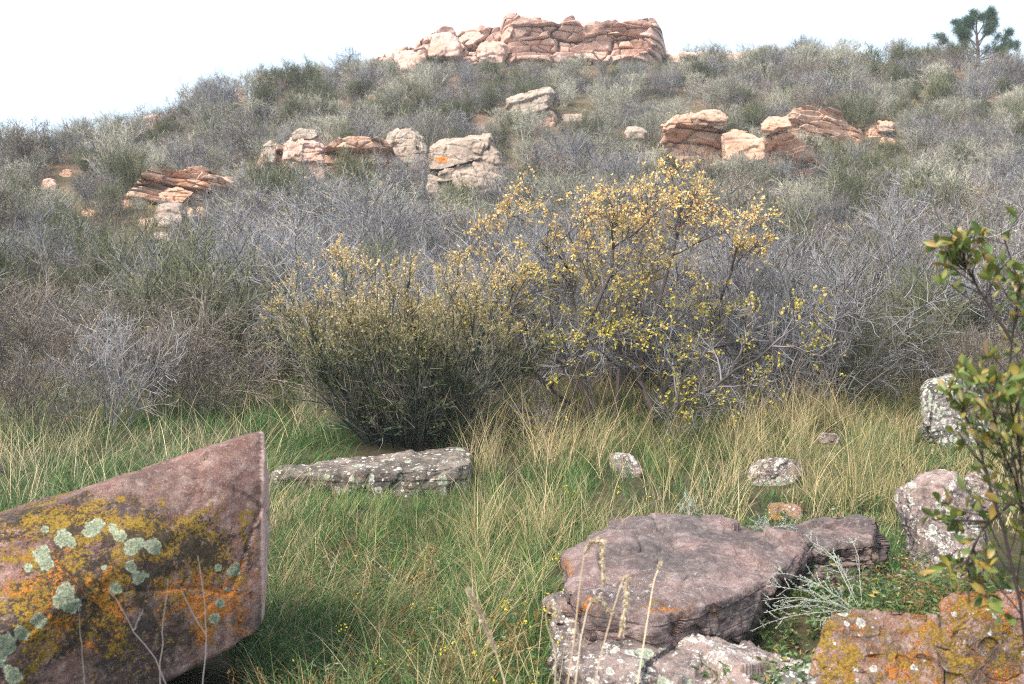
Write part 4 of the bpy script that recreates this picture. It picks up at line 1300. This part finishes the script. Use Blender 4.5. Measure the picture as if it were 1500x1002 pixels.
# ------------------------------------------------------------------ leafy shrub at the right edge
def leafy_shrub():
    rg = rng_of(33)
    d0 = 2.75
    gx0 = d0 * (1500 - CX) / F
    gz = float(terrain(np.array([gx0]), np.array([d0]))[0])
    t = thing("leafy_shrub", "leafy shrub with green and orange leaves on thin dark stems at the picture edge", "shrub", (gx0, d0, gz))
    A, B = Acc(), Acc()
    org = np.array([gx0, d0, gz])
    def pl(*pp):
        return np.array([unp(x + 16, y_, d0 + dy) - org for x, y_, dy in pp])
    P0 = np.stack([pl((1500, 1010, 0), (1492, 850, .05), (1478, 720, .05), (1458, 610, 0), (1466, 500, 0), (1478, 420, -.05), (1455, 350, -.05)),
                   pl((1510, 1010, .1), (1515, 850, .1), (1508, 700, .15), (1500, 560, .2), (1496, 470, .2), (1498, 390, .2), (1506, 320, .2)),
                   pl((1495, 1010, -.1), (1478, 880, -.15), (1455, 780, -.2), (1436, 720, -.2), (1420, 660, -.2), (1402, 600, -.15), (1388, 560, -.1)),
                   pl((1505, 1010, -.1), (1505, 880, -.1), (1490, 780, -.2), (1470, 700, -.25), (1452, 660, -.3), (1440, 610, -.3), (1432, 560, -.3)),
                   pl((1520, 1010, .2), (1540, 800, .2), (1545, 650, .3), (1535, 500, .3), (1525, 420, .3), (1520, 360, .3), (1512, 300, .3)),
                   pl((1466, 500, 0), (1448, 470, 0), (1432, 445, .05), (1418, 425, .05), (1408, 405, .05), (1398, 390, .05), (1390, 372, .05)),
                   pl((1478, 720, 0), (1462, 740, -.1), (1440, 760, -.1), (1424, 775, -.1), (1410, 800, -.1), (1405, 815, -.1), (1400, 830, -.1)),
                   pl((1500, 820, -.2), (1490, 780, -.3), (1486, 740, -.3), (1480, 700, -.3), (1478, 660, -.35), (1470, 620, -.4), (1462, 590, -.4))])
    dk = [(.05, .04, .042), (.075, .06, .058)]
    tubes(A, P0, .0045, .0018, 6, mixcol(rg, len(P0), dk, (1, 1)))
    P1, _ = sprout(rg, P0, 24, .12, 1, .75, .14, 4, .15, .08)
    tubes(A, P1, .0022, .0012, 4, mixcol(rg, len(P1), dk, (1, 1)))
    # clusters of leaves round the twig ends
    ends = np.concatenate([P1[:, -1], P1[:, 2], P0[:, -1], P0[:, -2]])
    tans = np.concatenate([P1[:, -1] - P1[:, 2], P1[:, 2] - P1[:, 1], P0[:, -1] - P0[:, -2], P0[:, -2] - P0[:, -3]])
    pos, dr = [], []
    for e, tn in zip(ends, nrm(tans)):
        for k in range(int(rg.integers(2, 5))):
            r = rg.normal(0, 1, 3)
            pos.append(e + rg.normal(0, .006, 3))
            dr.append(tn * .6 + r * .55 + np.array([0, 0, .15]))
    pos, dr = np.array(pos), nrm(np.array(dr))
    n = len(pos)
    s = nrm(np.cross(dr, rg.normal(0, 1, (n, 3)) + np.array([0, 0, .1])))
    up = np.cross(s, dr)
    up = up * np.sign(up[:, 2:3] + 1e-6)
    L = rg.uniform(.027, .047, n)[:, None]
    W = L * rg.uniform(.38, .52, n)[:, None]
    prof = [(0.0, .06), (.18, .45), (.4, .85), (.62, 1.0), (.82, .75), (.94, .4), (1.0, .05)]
    curl = rg.uniform(-.35, .15, n)[:, None]
    V = []
    for tt, ww in prof:
        c = pos + dr * L * tt + up * L * (curl * tt * tt)
        V += [c - s * W * ww * .5 + up * W * ww * .16, c, c + s * W * ww * .5 + up * W * ww * .16]
    V = np.stack(V, 1)
    K = len(prof)
    q = []
    for k in range(K - 1):
        for j in (0, 1):
            a = k * 3 + j
            q.append([a, a + 1, a + 4, a + 3])
    Q = (np.arange(n)[:, None, None] * (K * 3) + np.array(q)[None]).reshape(-1, 4)
    base = mixcol(rg, n, [(.06, .115, .03), (.12, .17, .04), (.21, .21, .05), (.32, .20, .05), (.30, .22, .11), (.36, .28, .06)], (5, 6, 4, .6, .6, 1.2))
    tip = mixcol(rg, n, [(.09, .14, .035), (.33, .18, .06), (.40, .28, .18), (.20, .21, .05)], (5, 1, .7, 4))
    cc = np.zeros((n, K * 3, 3))
    for k, (tt, ww) in enumerate(prof):
        for j in range(3):
            cc[:, k * 3 + j] = (base * (1 - tt ** 2) + tip * tt ** 2) * (1.12 if j == 1 else .97)
    B.add(V.reshape(-1, 3), cc.reshape(-1, 3), quads=Q)
    link("stems", A.mesh("stems", [M['bark']]), t)
    link("leaves", B.mesh("leaves", [M['waxy']]), t)
leafy_shrub()

# ------------------------------------------------------------------ silver sage sprays beside the flat rock
def silver_sage(label, base_px, tips, seed):
    rg = rng_of(seed)
    b = pz(*base_px)
    t = thing("silver_sage", label, "plant", tuple(b))
    A, B = Acc(), Acc()
    P = []
    for x, y_, z in tips:
        e = pz(x, y_, z) - b
        q = [e * k + np.array([0, 0, .10 * math.sin(math.pi * k) * np.linalg.norm(e)]) + rg.normal(0, .006, 3) * (k > 0) for k in np.linspace(0, 1, 7)]
        P.append(q)
    P = np.array(P)
    tubes(A, P, .0015, .0008, 4, mixcol(rg, len(P), [(.36, .37, .34), (.28, .28, .26)], (1, 1)))
    P1, _ = sprout(rg, P, 9, .2, .95, .7, .10, 4, .12, .05)
    tubes(A, P1, .0010, .0006, 3, mixcol(rg, len(P1), [(.36, .38, .35), (.30, .32, .29)], (1, 1)))
    for Q, n in ((P, 150 * len(P)), (P1, 34 * len(P1))):
        pi = rg.integers(0, len(Q), n)
        pos, tan = sample(Q, pi, rg.uniform(.15, 1, n))
        leaves(B, rg, pos, tan, rg.uniform(.005, .011, n), .003, mixcol(rg, n, [(.34, .39, .35), (.26, .31, .27), (.44, .48, .43)], (2, 2, 1)))
    link("stems", A.mesh("stems", [M['bark']]), t)
    link("leaves", B.mesh("leaves", [M['leaf']], False), t)
silver_sage("silver grey sage with long sprays leaning over the dark gap by the flat rock", (1265, 905, .30),
            [(1108, 858, .42), (1088, 885, .36), (1140, 838, .46), (1120, 900, .33), (1175, 850, .44), (1100, 925, .30), (1150, 880, .38), (1200, 915, .34), (1195, 800, .52), (1180, 785, .54), (1250, 790, .50)], 3)
silver_sage("little silver sage sprig behind the flat rock's back edge", (1010, 757, .50), [(1006, 722, .62), (1016, 742, .58), (996, 748, .55), (1022, 752, .53)], 5)
silver_sage("low silver sage mat behind the small oblong stone", (1130, 775, .48), [(1105, 772, .50), (1100, 782, .48), (1150, 770, .50), (1165, 772, .50), (1120, 765, .52)], 6)

# ------------------------------------------------------------------ grass
def blades(acc, rg, base, L, W, az, lean, curl, c0, c1, K=5):
    n = len(base)
    st = (L / (K - 1))[:, None]
    dirh = np.stack([np.cos(az), np.sin(az), np.zeros(n)], 1)
    tw = rg.uniform(0, np.pi, n)
    side = np.stack([np.cos(tw), np.sin(tw), np.zeros(n)], 1)
    p = base.copy()
    V, C = [], []
    for k in range(K):
        f = k / (K - 1)
        w = (W * (1 - f ** 1.6) * .5)[:, None]
        col = c0 * (1 - f) + c1 * f
        if k < K - 1:
            V += [p - side * w, p + side * w]
            C += [col, col]
        else:
            V += [p]
            C += [col]
        th = np.clip(lean + curl * (f + .12), -.2, 2.0)[:, None]
        p = p + st * (dirh * np.sin(th) + np.array([0, 0, 1.]) * np.cos(th))
    V, C = np.stack(V, 1), np.stack(C, 1)
    m = V.shape[1]
    i = np.arange(n)[:, None]
    q = np.concatenate([i * m + np.array([[2 * k, 2 * k + 1, 2 * k + 3, 2 * k + 2]]) for k in range(K - 2)], 0)
    tr = i * m + np.array([[2 * (K - 2), 2 * (K - 2) + 1, 2 * (K - 1)]])
    acc.add(V.reshape(-1, 3), C.reshape(-1, 3), quads=q, tris=tr)

STRAW = [(.44, .36, .19), (.36, .29, .15), (.50, .43, .27), (.30, .22, .10)]
LUSH = [(.07, .17, .052), (.10, .21, .062), (.15, .25, .075), (.045, .11, .036)]
OLIVE = [(.24, .25, .10), (.30, .28, .12), (.19, .20, .09), (.33, .31, .19)]
GREYG = [(.27, .28, .19), (.22, .24, .14), (.34, .33, .23), (.17, .19, .10)]

def in_rock(x, y, m=.0):
    bad = np.zeros(len(x), bool)
    for a, b, c, d in FOOT:
        bad |= ((x - a) / (c * .96 + m)) ** 2 + ((y - b) / (d * .96 + m)) ** 2 < 1
    return bad

def patch(seed, n, y0, y1, x_of, keep=None, tuft=.0):
    rg = rng_of(seed)
    y = np.sqrt(rg.uniform(y0 ** 2, y1 ** 2, n))
    lo, hi = x_of
    px = rg.uniform(lo, hi, n)
    x = (px - CX) / F * y
    if tuft > 0:
        c = (np.floor(np.stack([x, y], 1) / tuft) + .5)
        j = np.stack([_hash(c[:, 0] * 2, c[:, 1] * 2, c[:, 0] * 0, seed), _hash(c[:, 1] * 2, c[:, 0] * 2, c[:, 0] * 0, seed + 1)], 1) * .35
        cc = (c + j) * tuft
        k = rg.uniform(.25, 1.0, n)[:, None]
        xy = cc + (np.stack([x, y], 1) - cc) * k
        x, y = xy[:, 0], xy[:, 1]
    ok = ~in_rock(x, y, .02) if keep != 'gap' else ((x / y > .2) & (x / y < .46))
    px = CX + F * x / y
    if callable(keep):
        ok &= keep(px, x, y, rg)
    x, y = x[ok], y[ok]
    z = terrain(x, y) - .01
    return rg, np.stack([x, y, z], 1), px[ok]

def lush(px, x, y, rg):
    """right of the path the rocks leave only little grass"""
    f = np.clip((850 - px) / 60, 0, 1)
    return rg.random(len(px)) < np.where(y < 7.2, np.maximum(f, .10), 1.0)

# grass grazed or trodden short where these stones show over it: photo range, lowest visible row, distance
LOW = [(395, 694, 702, 8.6), (1088, 1176, 698, 9.0), (1116, 1186, 754, 7.5), (892, 946, 685, 9.0), (1338, 1460, 640, 11.0), (1190, 1238, 648, 11.5), (800, 1050, 905, 6.6), (1300, 1450, 850, 5.6), (-40, 8, 700, 9.0), (1085, 1310, 738, 8.0),
       (430, 680, 648, 10.4), (-60, 392, 1010, 4.3)]

def field(name, label, specs):
    A = Acc()
    for seed, n, y0, y1, xr, keep, tuft, L, W, lean, curl, cols, cw, tipc, thin in specs:
        rg, P, px = patch(seed, n, y0, y1, xr, keep, tuft)
        flat = P * np.array([1, 1, 0])
        pn = fbm(flat / .9, 3, seed + 4)
        pick = fbm(flat / 1.7 + 7, 3, 400 + int(L * 10))
        ok = rg.random(len(P)) < np.clip(.75 + thin * 2.2 * pick, .08, 1)
        P, px, pn, flat = P[ok], px[ok], pn[ok], flat[ok]
        m = len(P)
        c0 = mixcol(rg, m, cols, cw, .3)
        tip = mixcol(rg, m, tipc, [1] * len(tipc), .3)
        f = np.clip(rg.normal(.45, .3, m) + .6 * pn, 0, 1)[:, None]
        ll = np.clip(rg.lognormal(math.log(L), .34, m), L * .3, L * 2.0) * (1 + .5 * pn)
        top = P[:, 2] + .85 * ll
        for a, b, row, dist in LOW:
            k = (px > a) & (px < b) & (P[:, 1] < dist)
            cap = (ray_z(row, P[:, 1]) - P[:, 2]) / .85
            ll = np.where(k, np.minimum(ll, np.maximum(cap * rg.uniform(.3, .85, m), .03)), ll)
        az = 5.0 * fbm(flat / 1.1 + 31, 2, 77) + _hash(np.floor(P[:, 0] / .3), np.floor(P[:, 1] / .3), np.zeros(m), seed) * .9 + np.where(rg.random(m) < .5, rg.uniform(0, 6.28, m), rg.normal(0, .7, m))
        lodge = sstep(.05, .5, fbm(flat / .8 + 11, 2, 78)) * .5
        blades(A, rg, P, ll, W * rg.uniform(.55, 1.4, m), az, np.abs(rg.normal(lean, .2, m)) + lodge * rg.uniform(0, 1, m), np.abs(rg.normal(curl, curl * .6, m)), c0, c0 * (1 - f) + tip * f, 6)
    o = link(name, A.mesh(name, [M['grass']], False))
    tag(o, label, "grass", None, "stuff")

DKG = [(.038, .10, .034), (.055, .135, .042), (.08, .165, .052), (.026, .062, .024)]
field("long_green_grass", "long lush green grass between the big boulder and the flat rock", [
    (201, 24000, 2.6, 5.8, (340, 900), lush, .26, .22, .0046, .3, 1.0, DKG, (4, 4, 3, 3), LUSH, .4),
    (207, 3000, 2.6, 6.4, (340, 900), lush, .5, .34, .004, 1.15, .35, [(.30, .22, .12), (.40, .33, .20), (.22, .14, .07)], (2, 2, 2), STRAW, .8),
    (202, 8000, 2.6, 6.0, (340, 900), lush, .3, .28, .0040, .35, 1.0, LUSH, (3, 3, 3, 1), LUSH + OLIVE[:1], .8),
    (203, 3000, 2.6, 6.2, (340, 880), lush, .5, .40, .0036, .55, 1.0, STRAW, (3, 2, 4, 1), STRAW, 1.3),
    (204, 24000, 5.4, 9.6, (-60, 860), None, .3, .19, .0056, .3, .9, DKG, (3, 4, 4, 2), LUSH, .4),
    (206, 9000, 5.2, 9.4, (330, 860), None, .3, .28, .0050, .3, .9, LUSH, (3, 4, 4, 1), OLIVE, .6),
    (205, 9000, 2.6, 5.0, (-60, 420), None, .2, .22, .0045, .4, 1.0, DKG, (4, 3, 2, 4), OLIVE, .4)])
field("dry_meadow_grass", "dry straw coloured meadow grass below the shrubs", [
    (220, 4600, 5.6, 13, (-60, 1300), None, .6, .36, .005, 1.15, .35, [(.30, .22, .12), (.42, .35, .22), (.22, .15, .08)], (2, 2, 2), STRAW, .8),
    (211, 3600, 5.4, 9.2, (330, 900), None, .4, .38, .0044, .3, .8, STRAW, (3, 3, 4, 1), STRAW, .9),
    (212, 9500, 6.9, 13.5, (640, 1300), None, .4, .34, .0056, .18, .6, OLIVE, (3, 3, 2, 3), STRAW, .7),
    (213, 5400, 6.9, 12.5, (660, 1240), None, .7, .56, .0052, .2, .7, [(.54, .45, .27), (.44, .36, .2), (.60, .52, .34)], (3, 2, 3), STRAW, 1.6),
    (218, 22000, 6.9, 13.5, (640, 1300), None, .4, .22, .0060, .3, .8, DKG, (3, 4, 4, 1), LUSH, .5),
    (214, 14000, 6.0, 15.0, (-120, 480), None, .4, .30, .0062, .25, .8, GREYG, (3, 3, 3, 2), STRAW, .6),
    (219, 16000, 6.0, 15.0, (-120, 480), None, .4, .28, .0062, .3, .8, DKG, (3, 3, 3, 1), LUSH, .5),
    (215, 4000, 7.5, 14.5, (-120, 480), None, .7, .56, .0052, .2, .7, [(.50, .43, .27), (.42, .36, .22), (.58, .52, .36)], (3, 2, 3), STRAW, 1.6),
    (216, 9000, 8.0, 14.5, (1180, 1620), None, .4, .30, .0056, .25, .8, OLIVE, (3, 3, 3, 2), STRAW, .7),
    (217, 4000, 7.4, 12, (1150, 1560), None, .5, .40, .0050, .25, .8, STRAW, (3, 3, 4, 1), STRAW, .9)])
field("short_green_turf", "short fresh green turf in patches behind the flat rock and by the slab", [
    (221, 9000, 8.6, 12.0, (360, 520), None, .12, .14, .006, .3, 1.0, [(.06, .14, .045), (.09, .18, .06)], (1, 1), LUSH, .2),
    (222, 9000, 5.9, 7.6, (780, 1320), None, .16, .12, .005, .4, 1.0, DKG, (3, 3, 3, 2), LUSH, .6),
    (223, 11000, 7.8, 13.5, (1130, 1480), None, .16, .18, .0058, .35, 1.0, DKG, (3, 3, 3, 1), LUSH, .4),
    (225, 5000, 3.6, 5.4, (1030, 1440), 'gap', .2, .12, .0045, .6, 1.0, DKG, (3, 3, 2, 3), OLIVE, .5),
    (224, 5000, 3.2, 6.0, (1040, 1480), None, .2, .10, .0045, .5, 1.0, DKG, (3, 3, 2, 3), LUSH, .6)])
field("hillside_grass", "dry tufted grass growing under the hillside shrubs", [
    (231, 26000, 13.5, 26, (-150, 1650), None, .5, .40, .008, .25, .7, OLIVE + STRAW[:2], (2, 2, 3, 1, 2, 2), STRAW, .6),
    (232, 26000, 26, 50, (-100, 1600), None, .8, .40, .015, .3, .7, STRAW + GREYG[:2], (2, 3, 2, 2, 3, 3), STRAW, .6),
    (233, 20000, 50, 80, (-50, 1550), None, 1.1, .45, .024, .3, .7, STRAW + GREYG[:2], (2, 2, 3, 1, 4, 4), STRAW, .6)])

# ------------------------------------------------------------------ single seed stalks in the foreground
def stalk(label, base, pts, head0, head, seed):
    """base and pts are (photo x, photo y, distance); the head covers the stalk from share head0 on"""
    rg = rng_of(seed)
    b = unp(*base)
    t = thing("seed_stalk", label, "grass stalk", tuple(b), group=None)
    P = np.array([unp(*p) - b for p in [base] + list(pts)])
    f = np.linspace(0, 1, 12)
    s = np.linspace(0, 1, len(P))
    Q = np.stack([np.interp(f, s, P[:, k]) for k in range(3)], 1)[None]
    A, B = Acc(), Acc()
    tubes(A, Q, .0021, .0011, 5, mixcol(rg, 1, [(.50, .42, .26), (.56, .49, .34)], (1, 1)))
    n = int(900 * head)
    pos, tan = sample(Q, np.zeros(n, int), rg.uniform(head0, 1, n) ** .9)
    leaves(B, rg, pos, tan * 1.8, rg.uniform(.009, .02, n), .0042, mixcol(rg, n, [(.52, .44, .32), (.44, .36, .25), (.60, .53, .42)], (1, 1, 1)), 0, 0)
    link("stem", A.mesh("stem", [M['bark']]), t)
    link("seed_head", B.mesh("seed_head", [M['leaf']], False), t)
stalk("pale fuzzy seed stalk leaning left over the green grass", (745, 1020, 2.4), [(728, 960, 2.4), (706, 905, 2.4), (688, 868, 2.4)], .3, .8, 1)
stalk("tall seed stalk bent over at the top before the flat rock", (828, 1030, 2.5), [(842, 930, 2.5), (850, 850, 2.5), (858, 800, 2.5), (880, 790, 2.5), (884, 850, 2.5)], .5, .9, 2)
stalk("thin seed stalk before the flat rock's orange corner", (812, 1030, 2.6), [(815, 960, 2.6), (798, 905, 2.6), (806, 885, 2.6), (815, 900, 2.6)], .55, .5, 3)
stalk("seed stalk with drooping head before the wedge stone", (866, 1030, 2.5), [(880, 960, 2.5), (902, 880, 2.5), (915, 842, 2.5), (918, 880, 2.5), (910, 925, 2.5)], .5, .9, 4)
stalk("slender upright seed stalk crossing the middle of the flat rock", (930, 1030, 2.7), [(945, 930, 2.7), (958, 850, 2.7), (966, 830, 2.7)], .9, .15, 5)
stalk("pale seed stalk hooked over the white crusted rock", (840, 1030, 2.5), [(850, 940, 2.5), (862, 885, 2.5), (876, 878, 2.5), (896, 898, 2.5)], .5, .6, 6)

def dry_stem(label, lines, seed):
    rg = rng_of(seed)
    b = unp(*lines[0][0])
    A = Acc()
    for ln in lines:
        P = np.array([unp(*p) - b for p in ln])
        f, s = np.linspace(0, 1, 9), np.linspace(0, 1, len(P))
        Q = np.stack([np.interp(f, s, P[:, k]) for k in range(3)], 1)[None] + rg.normal(0, .0015, (1, 9, 3))
        tubes(A, Q, .0019, .0010, 5, mixcol(rg, 1, [(.15, .145, .16), (.22, .20, .19)], (1, 1)))
    tag(link("dry_stem", A.mesh("dry_stem", [M['bark']]), None, b), label, "dead stem")
dry_stem("grey forked dead stem standing before the big boulder", [[(255, 1030, 2.9), (228, 965, 2.9), (196, 925, 2.9), (178, 890, 2.9), (162, 866, 2.9)], [(196, 925, 2.9), (205, 905, 2.9), (210, 892, 2.9)]], 1)
dry_stem("thin dead stem before the right end of the big boulder", [[(296, 1030, 3.0), (303, 940, 3.0), (300, 880, 3.0), (290, 815, 3.0)], [(301, 930, 3.0), (282, 898, 3.0), (262, 860, 3.0)]], 2)
dry_stem("straight pale grass culm before the middle of the big boulder", [[(235, 1030, 2.9), (236, 950, 2.9), (240, 900, 2.9), (246, 850, 2.9)]], 3)
dry_stem("short pale culm before the left part of the big boulder", [[(128, 1030, 2.9), (120, 960, 2.9), (116, 898, 2.9)]], 4)

# ------------------------------------------------------------------ litter
def litter():
    rg = rng_of(61)
    A = Acc()
    n = 900
    px = np.concatenate([rg.uniform(880, 1330, 500), rg.uniform(1040, 1430, 400)])
    y = np.concatenate([rg.uniform(5.6, 6.9, 500), rg.uniform(4.2, 5.6, 400)])
    x = (px - CX) / F * y
    z = terrain(x, y) + .012
    ok = ~in_rock(x, y, -.05) | (y < 5.4)
    P = np.stack([x, y, z], 1)[ok]
    m = len(P)
    leaves(A, rg, P, rg.normal(0, 1, (m, 3)) * np.array([1, 1, .15]), rg.uniform(.02, .04, m), rg.uniform(.012, .02, m), mixcol(rg, m, [(.42, .32, .16), (.34, .22, .10), (.50, .42, .28), (.30, .15, .07)], (3, 3, 2, 2)), 0, 0)
    tag(link("fallen_leaves", A.mesh("fallen_leaves", [M['leaf']], False)), "fallen tan and yellow leaves scattered round the flat rock", "leaves", None, "stuff")
    A = Acc()
    dirs, faces = ico(2)
    for i in range(320):
        a = rg.uniform(840, 1330)
        yy = rg.uniform(5.4, 7.0)
        xx = (a - CX) / F * yy
        if in_rock(np.array([xx]), np.array([yy]), -.08)[0]:
            continue
        s = rg.uniform(.006, .022) * np.array([1, 1, .6]) * rg.uniform(.7, 1.3, 3)
        v = dirs * (1 + .25 * rg.normal(0, 1, (len(dirs), 1)).clip(-1, 1)) * s
        A.add(v + np.array([xx, yy, float(terrain(np.array([xx]), np.array([yy]))[0]) + .004]), mixcol(rg, 1, [(.40, .28, .25), (.30, .22, .2), (.5, .42, .38)], (1, 1, 1))[0], tris=faces)
    tag(link("pebbles", A.mesh("pebbles", [M['bark']], False)), "pink gravel and pebbles on the bare soil behind the flat rock", "pebbles", None, "stuff")
    # brown weeds
    A = Acc()
    rgw = rng_of(71)
    for seed, n, xr, yr in ((1, 90, (385, 480), (3.4, 4.2)), (2, 60, (640, 800), (3.6, 5.4)), (3, 50, (480, 640), (4.4, 6.5)), (4, 40, (1290, 1420), (4.2, 5.4))):
        px = rgw.uniform(*xr, n)
        yy = rgw.uniform(*yr, n)
        xx = (px - CX) / F * yy
        b = np.stack([xx, yy, terrain(xx, yy)], 1)
        P = wander(rgw, b, rgw.normal(0, .5, (n, 3)) + np.array([0, 0, 1.]), rgw.uniform(.12, .34, n), 5, .25, 0)
        tubes(A, P, .0016, .0008, 3, mixcol(rgw, n, [(.20, .12, .06), (.28, .18, .09), (.14, .09, .05)], (1, 1, 1)))
        P1, _ = sprout(rgw, P, 6, .3, 1, .8, .10, 4, .3, 0)
        tubes(A, P1, .001, .0006, 3, mixcol(rgw, len(P1), [(.26, .15, .06), (.32, .19, .07)], (1, 1)))
        k = len(P1) * 4
        pos, tan = sample(P1, rgw.integers(0, len(P1), k), rgw.uniform(.2, 1, k))
        leaves(A, rgw, pos, tan, rgw.uniform(.008, .02, k), .007, mixcol(rgw, k, [(.30, .16, .05), (.22, .13, .05), (.40, .30, .06), (.12, .16, .05)], (4, 3, 1, 3)))
    G = Acc()
    for n, xr, yr in ((260, (640, 860), (3.3, 6.0)), (240, (340, 660), (3.2, 6.5)), (420, (1040, 1430), (3.7, 5.3)), (220, (380, 1350), (6.0, 9.0)), (120, (1240, 1420), (8, 11.5))):
        px = rgw.uniform(*xr, n)
        yy = rgw.uniform(*yr, n)
        xx = (px - CX) / F * yy
        b = np.stack([xx, yy, terrain(xx, yy)], 1)
        P = wander(rgw, b, rgw.normal(0, .35, (n, 3)) + np.array([0, 0, 1.]), rgw.uniform(.06, .24, n), 5, .15, 0)
        tubes(G, P, .0014, .0008, 3, mixcol(rgw, n, [(.10, .13, .05), (.15, .13, .07)], (1, 1)))
        k = n * 22
        pos, tan = sample(P, rgw.integers(0, n, k), rgw.uniform(0, 1, k))
        leaves(G, rgw, pos, rgw.normal(0, 1, (k, 3)) * np.array([1, 1, .35]), rgw.uniform(.014, .045, k), rgw.uniform(.008, .018, k), mixcol(rgw, k, [(.06, .12, .04), (.10, .17, .06), (.15, .20, .08), (.30, .24, .07), (.22, .26, .20)], (4, 4, 2, 1, 1)), 0, .1)
    n = 46
    px = np.concatenate([rgw.uniform(690, 840, 26), rgw.uniform(480, 700, 12), rgw.uniform(760, 1000, 8)])
    yy = np.concatenate([rgw.uniform(3.8, 6.2, 26), rgw.uniform(3.6, 5.5, 12), rgw.uniform(7.5, 9, 8)])
    xx = (px - CX) / F * yy
    c = np.stack([xx, yy, terrain(xx, yy) + rgw.uniform(.12, .30, n)], 1)
    c = np.repeat(c, 9, 0) + rgw.normal(0, .010, (n * 9, 3))
    leaves(G, rgw, c, rgw.normal(0, 1, c.shape) + np.array([0, 0, .4]), .012, .009, mixcol(rgw, len(c), [(.62, .50, .04), (.70, .58, .06)], (1, 1)))
    tag(link("green_weeds", G.mesh("green_weeds", [M['leaf']], False)), "low leafy green weeds with a few yellow flower heads among the grass", "weeds", None, "stuff")
    tag(link("dry_weeds", A.mesh("dry_weeds", [M['leaf']], False)), "brown withered weeds low in the green grass", "weeds", None, "stuff")
litter()

# ------------------------------------------------------------------ thin haze over the hill
def haze():
    b = N("thin_haze")
    v = b.n("ShaderNodeVolumePrincipled")
    v.inputs["Color"].default_value = (.82, .88, .92, 1)
    v.inputs["Density"].default_value = HAZE
    v.inputs["Anisotropy"].default_value = 0.0
    b.t.links.new(v.outputs[0], b.out.inputs["Volume"])
    x, y0, y1, z0, z1 = 640.0, -320.0, 960.0, -140.0, 32.0
    V = np.array([[sx, sy, sz] for sx in (-x, x) for sy in (y0, y1) for sz in (z0, z1)])
    a = Acc()
    a.add(V, (1, 1, 1), quads=[[0, 1, 3, 2], [4, 6, 7, 5], [0, 4, 5, 1], [2, 3, 7, 6], [0, 2, 6, 4], [1, 5, 7, 3]])
    tag(link("haze", a.mesh("haze", [b.m], False)), "thin pale haze over the hillside", "haze", None, "stuff")
HAZE = 0.0009
haze()
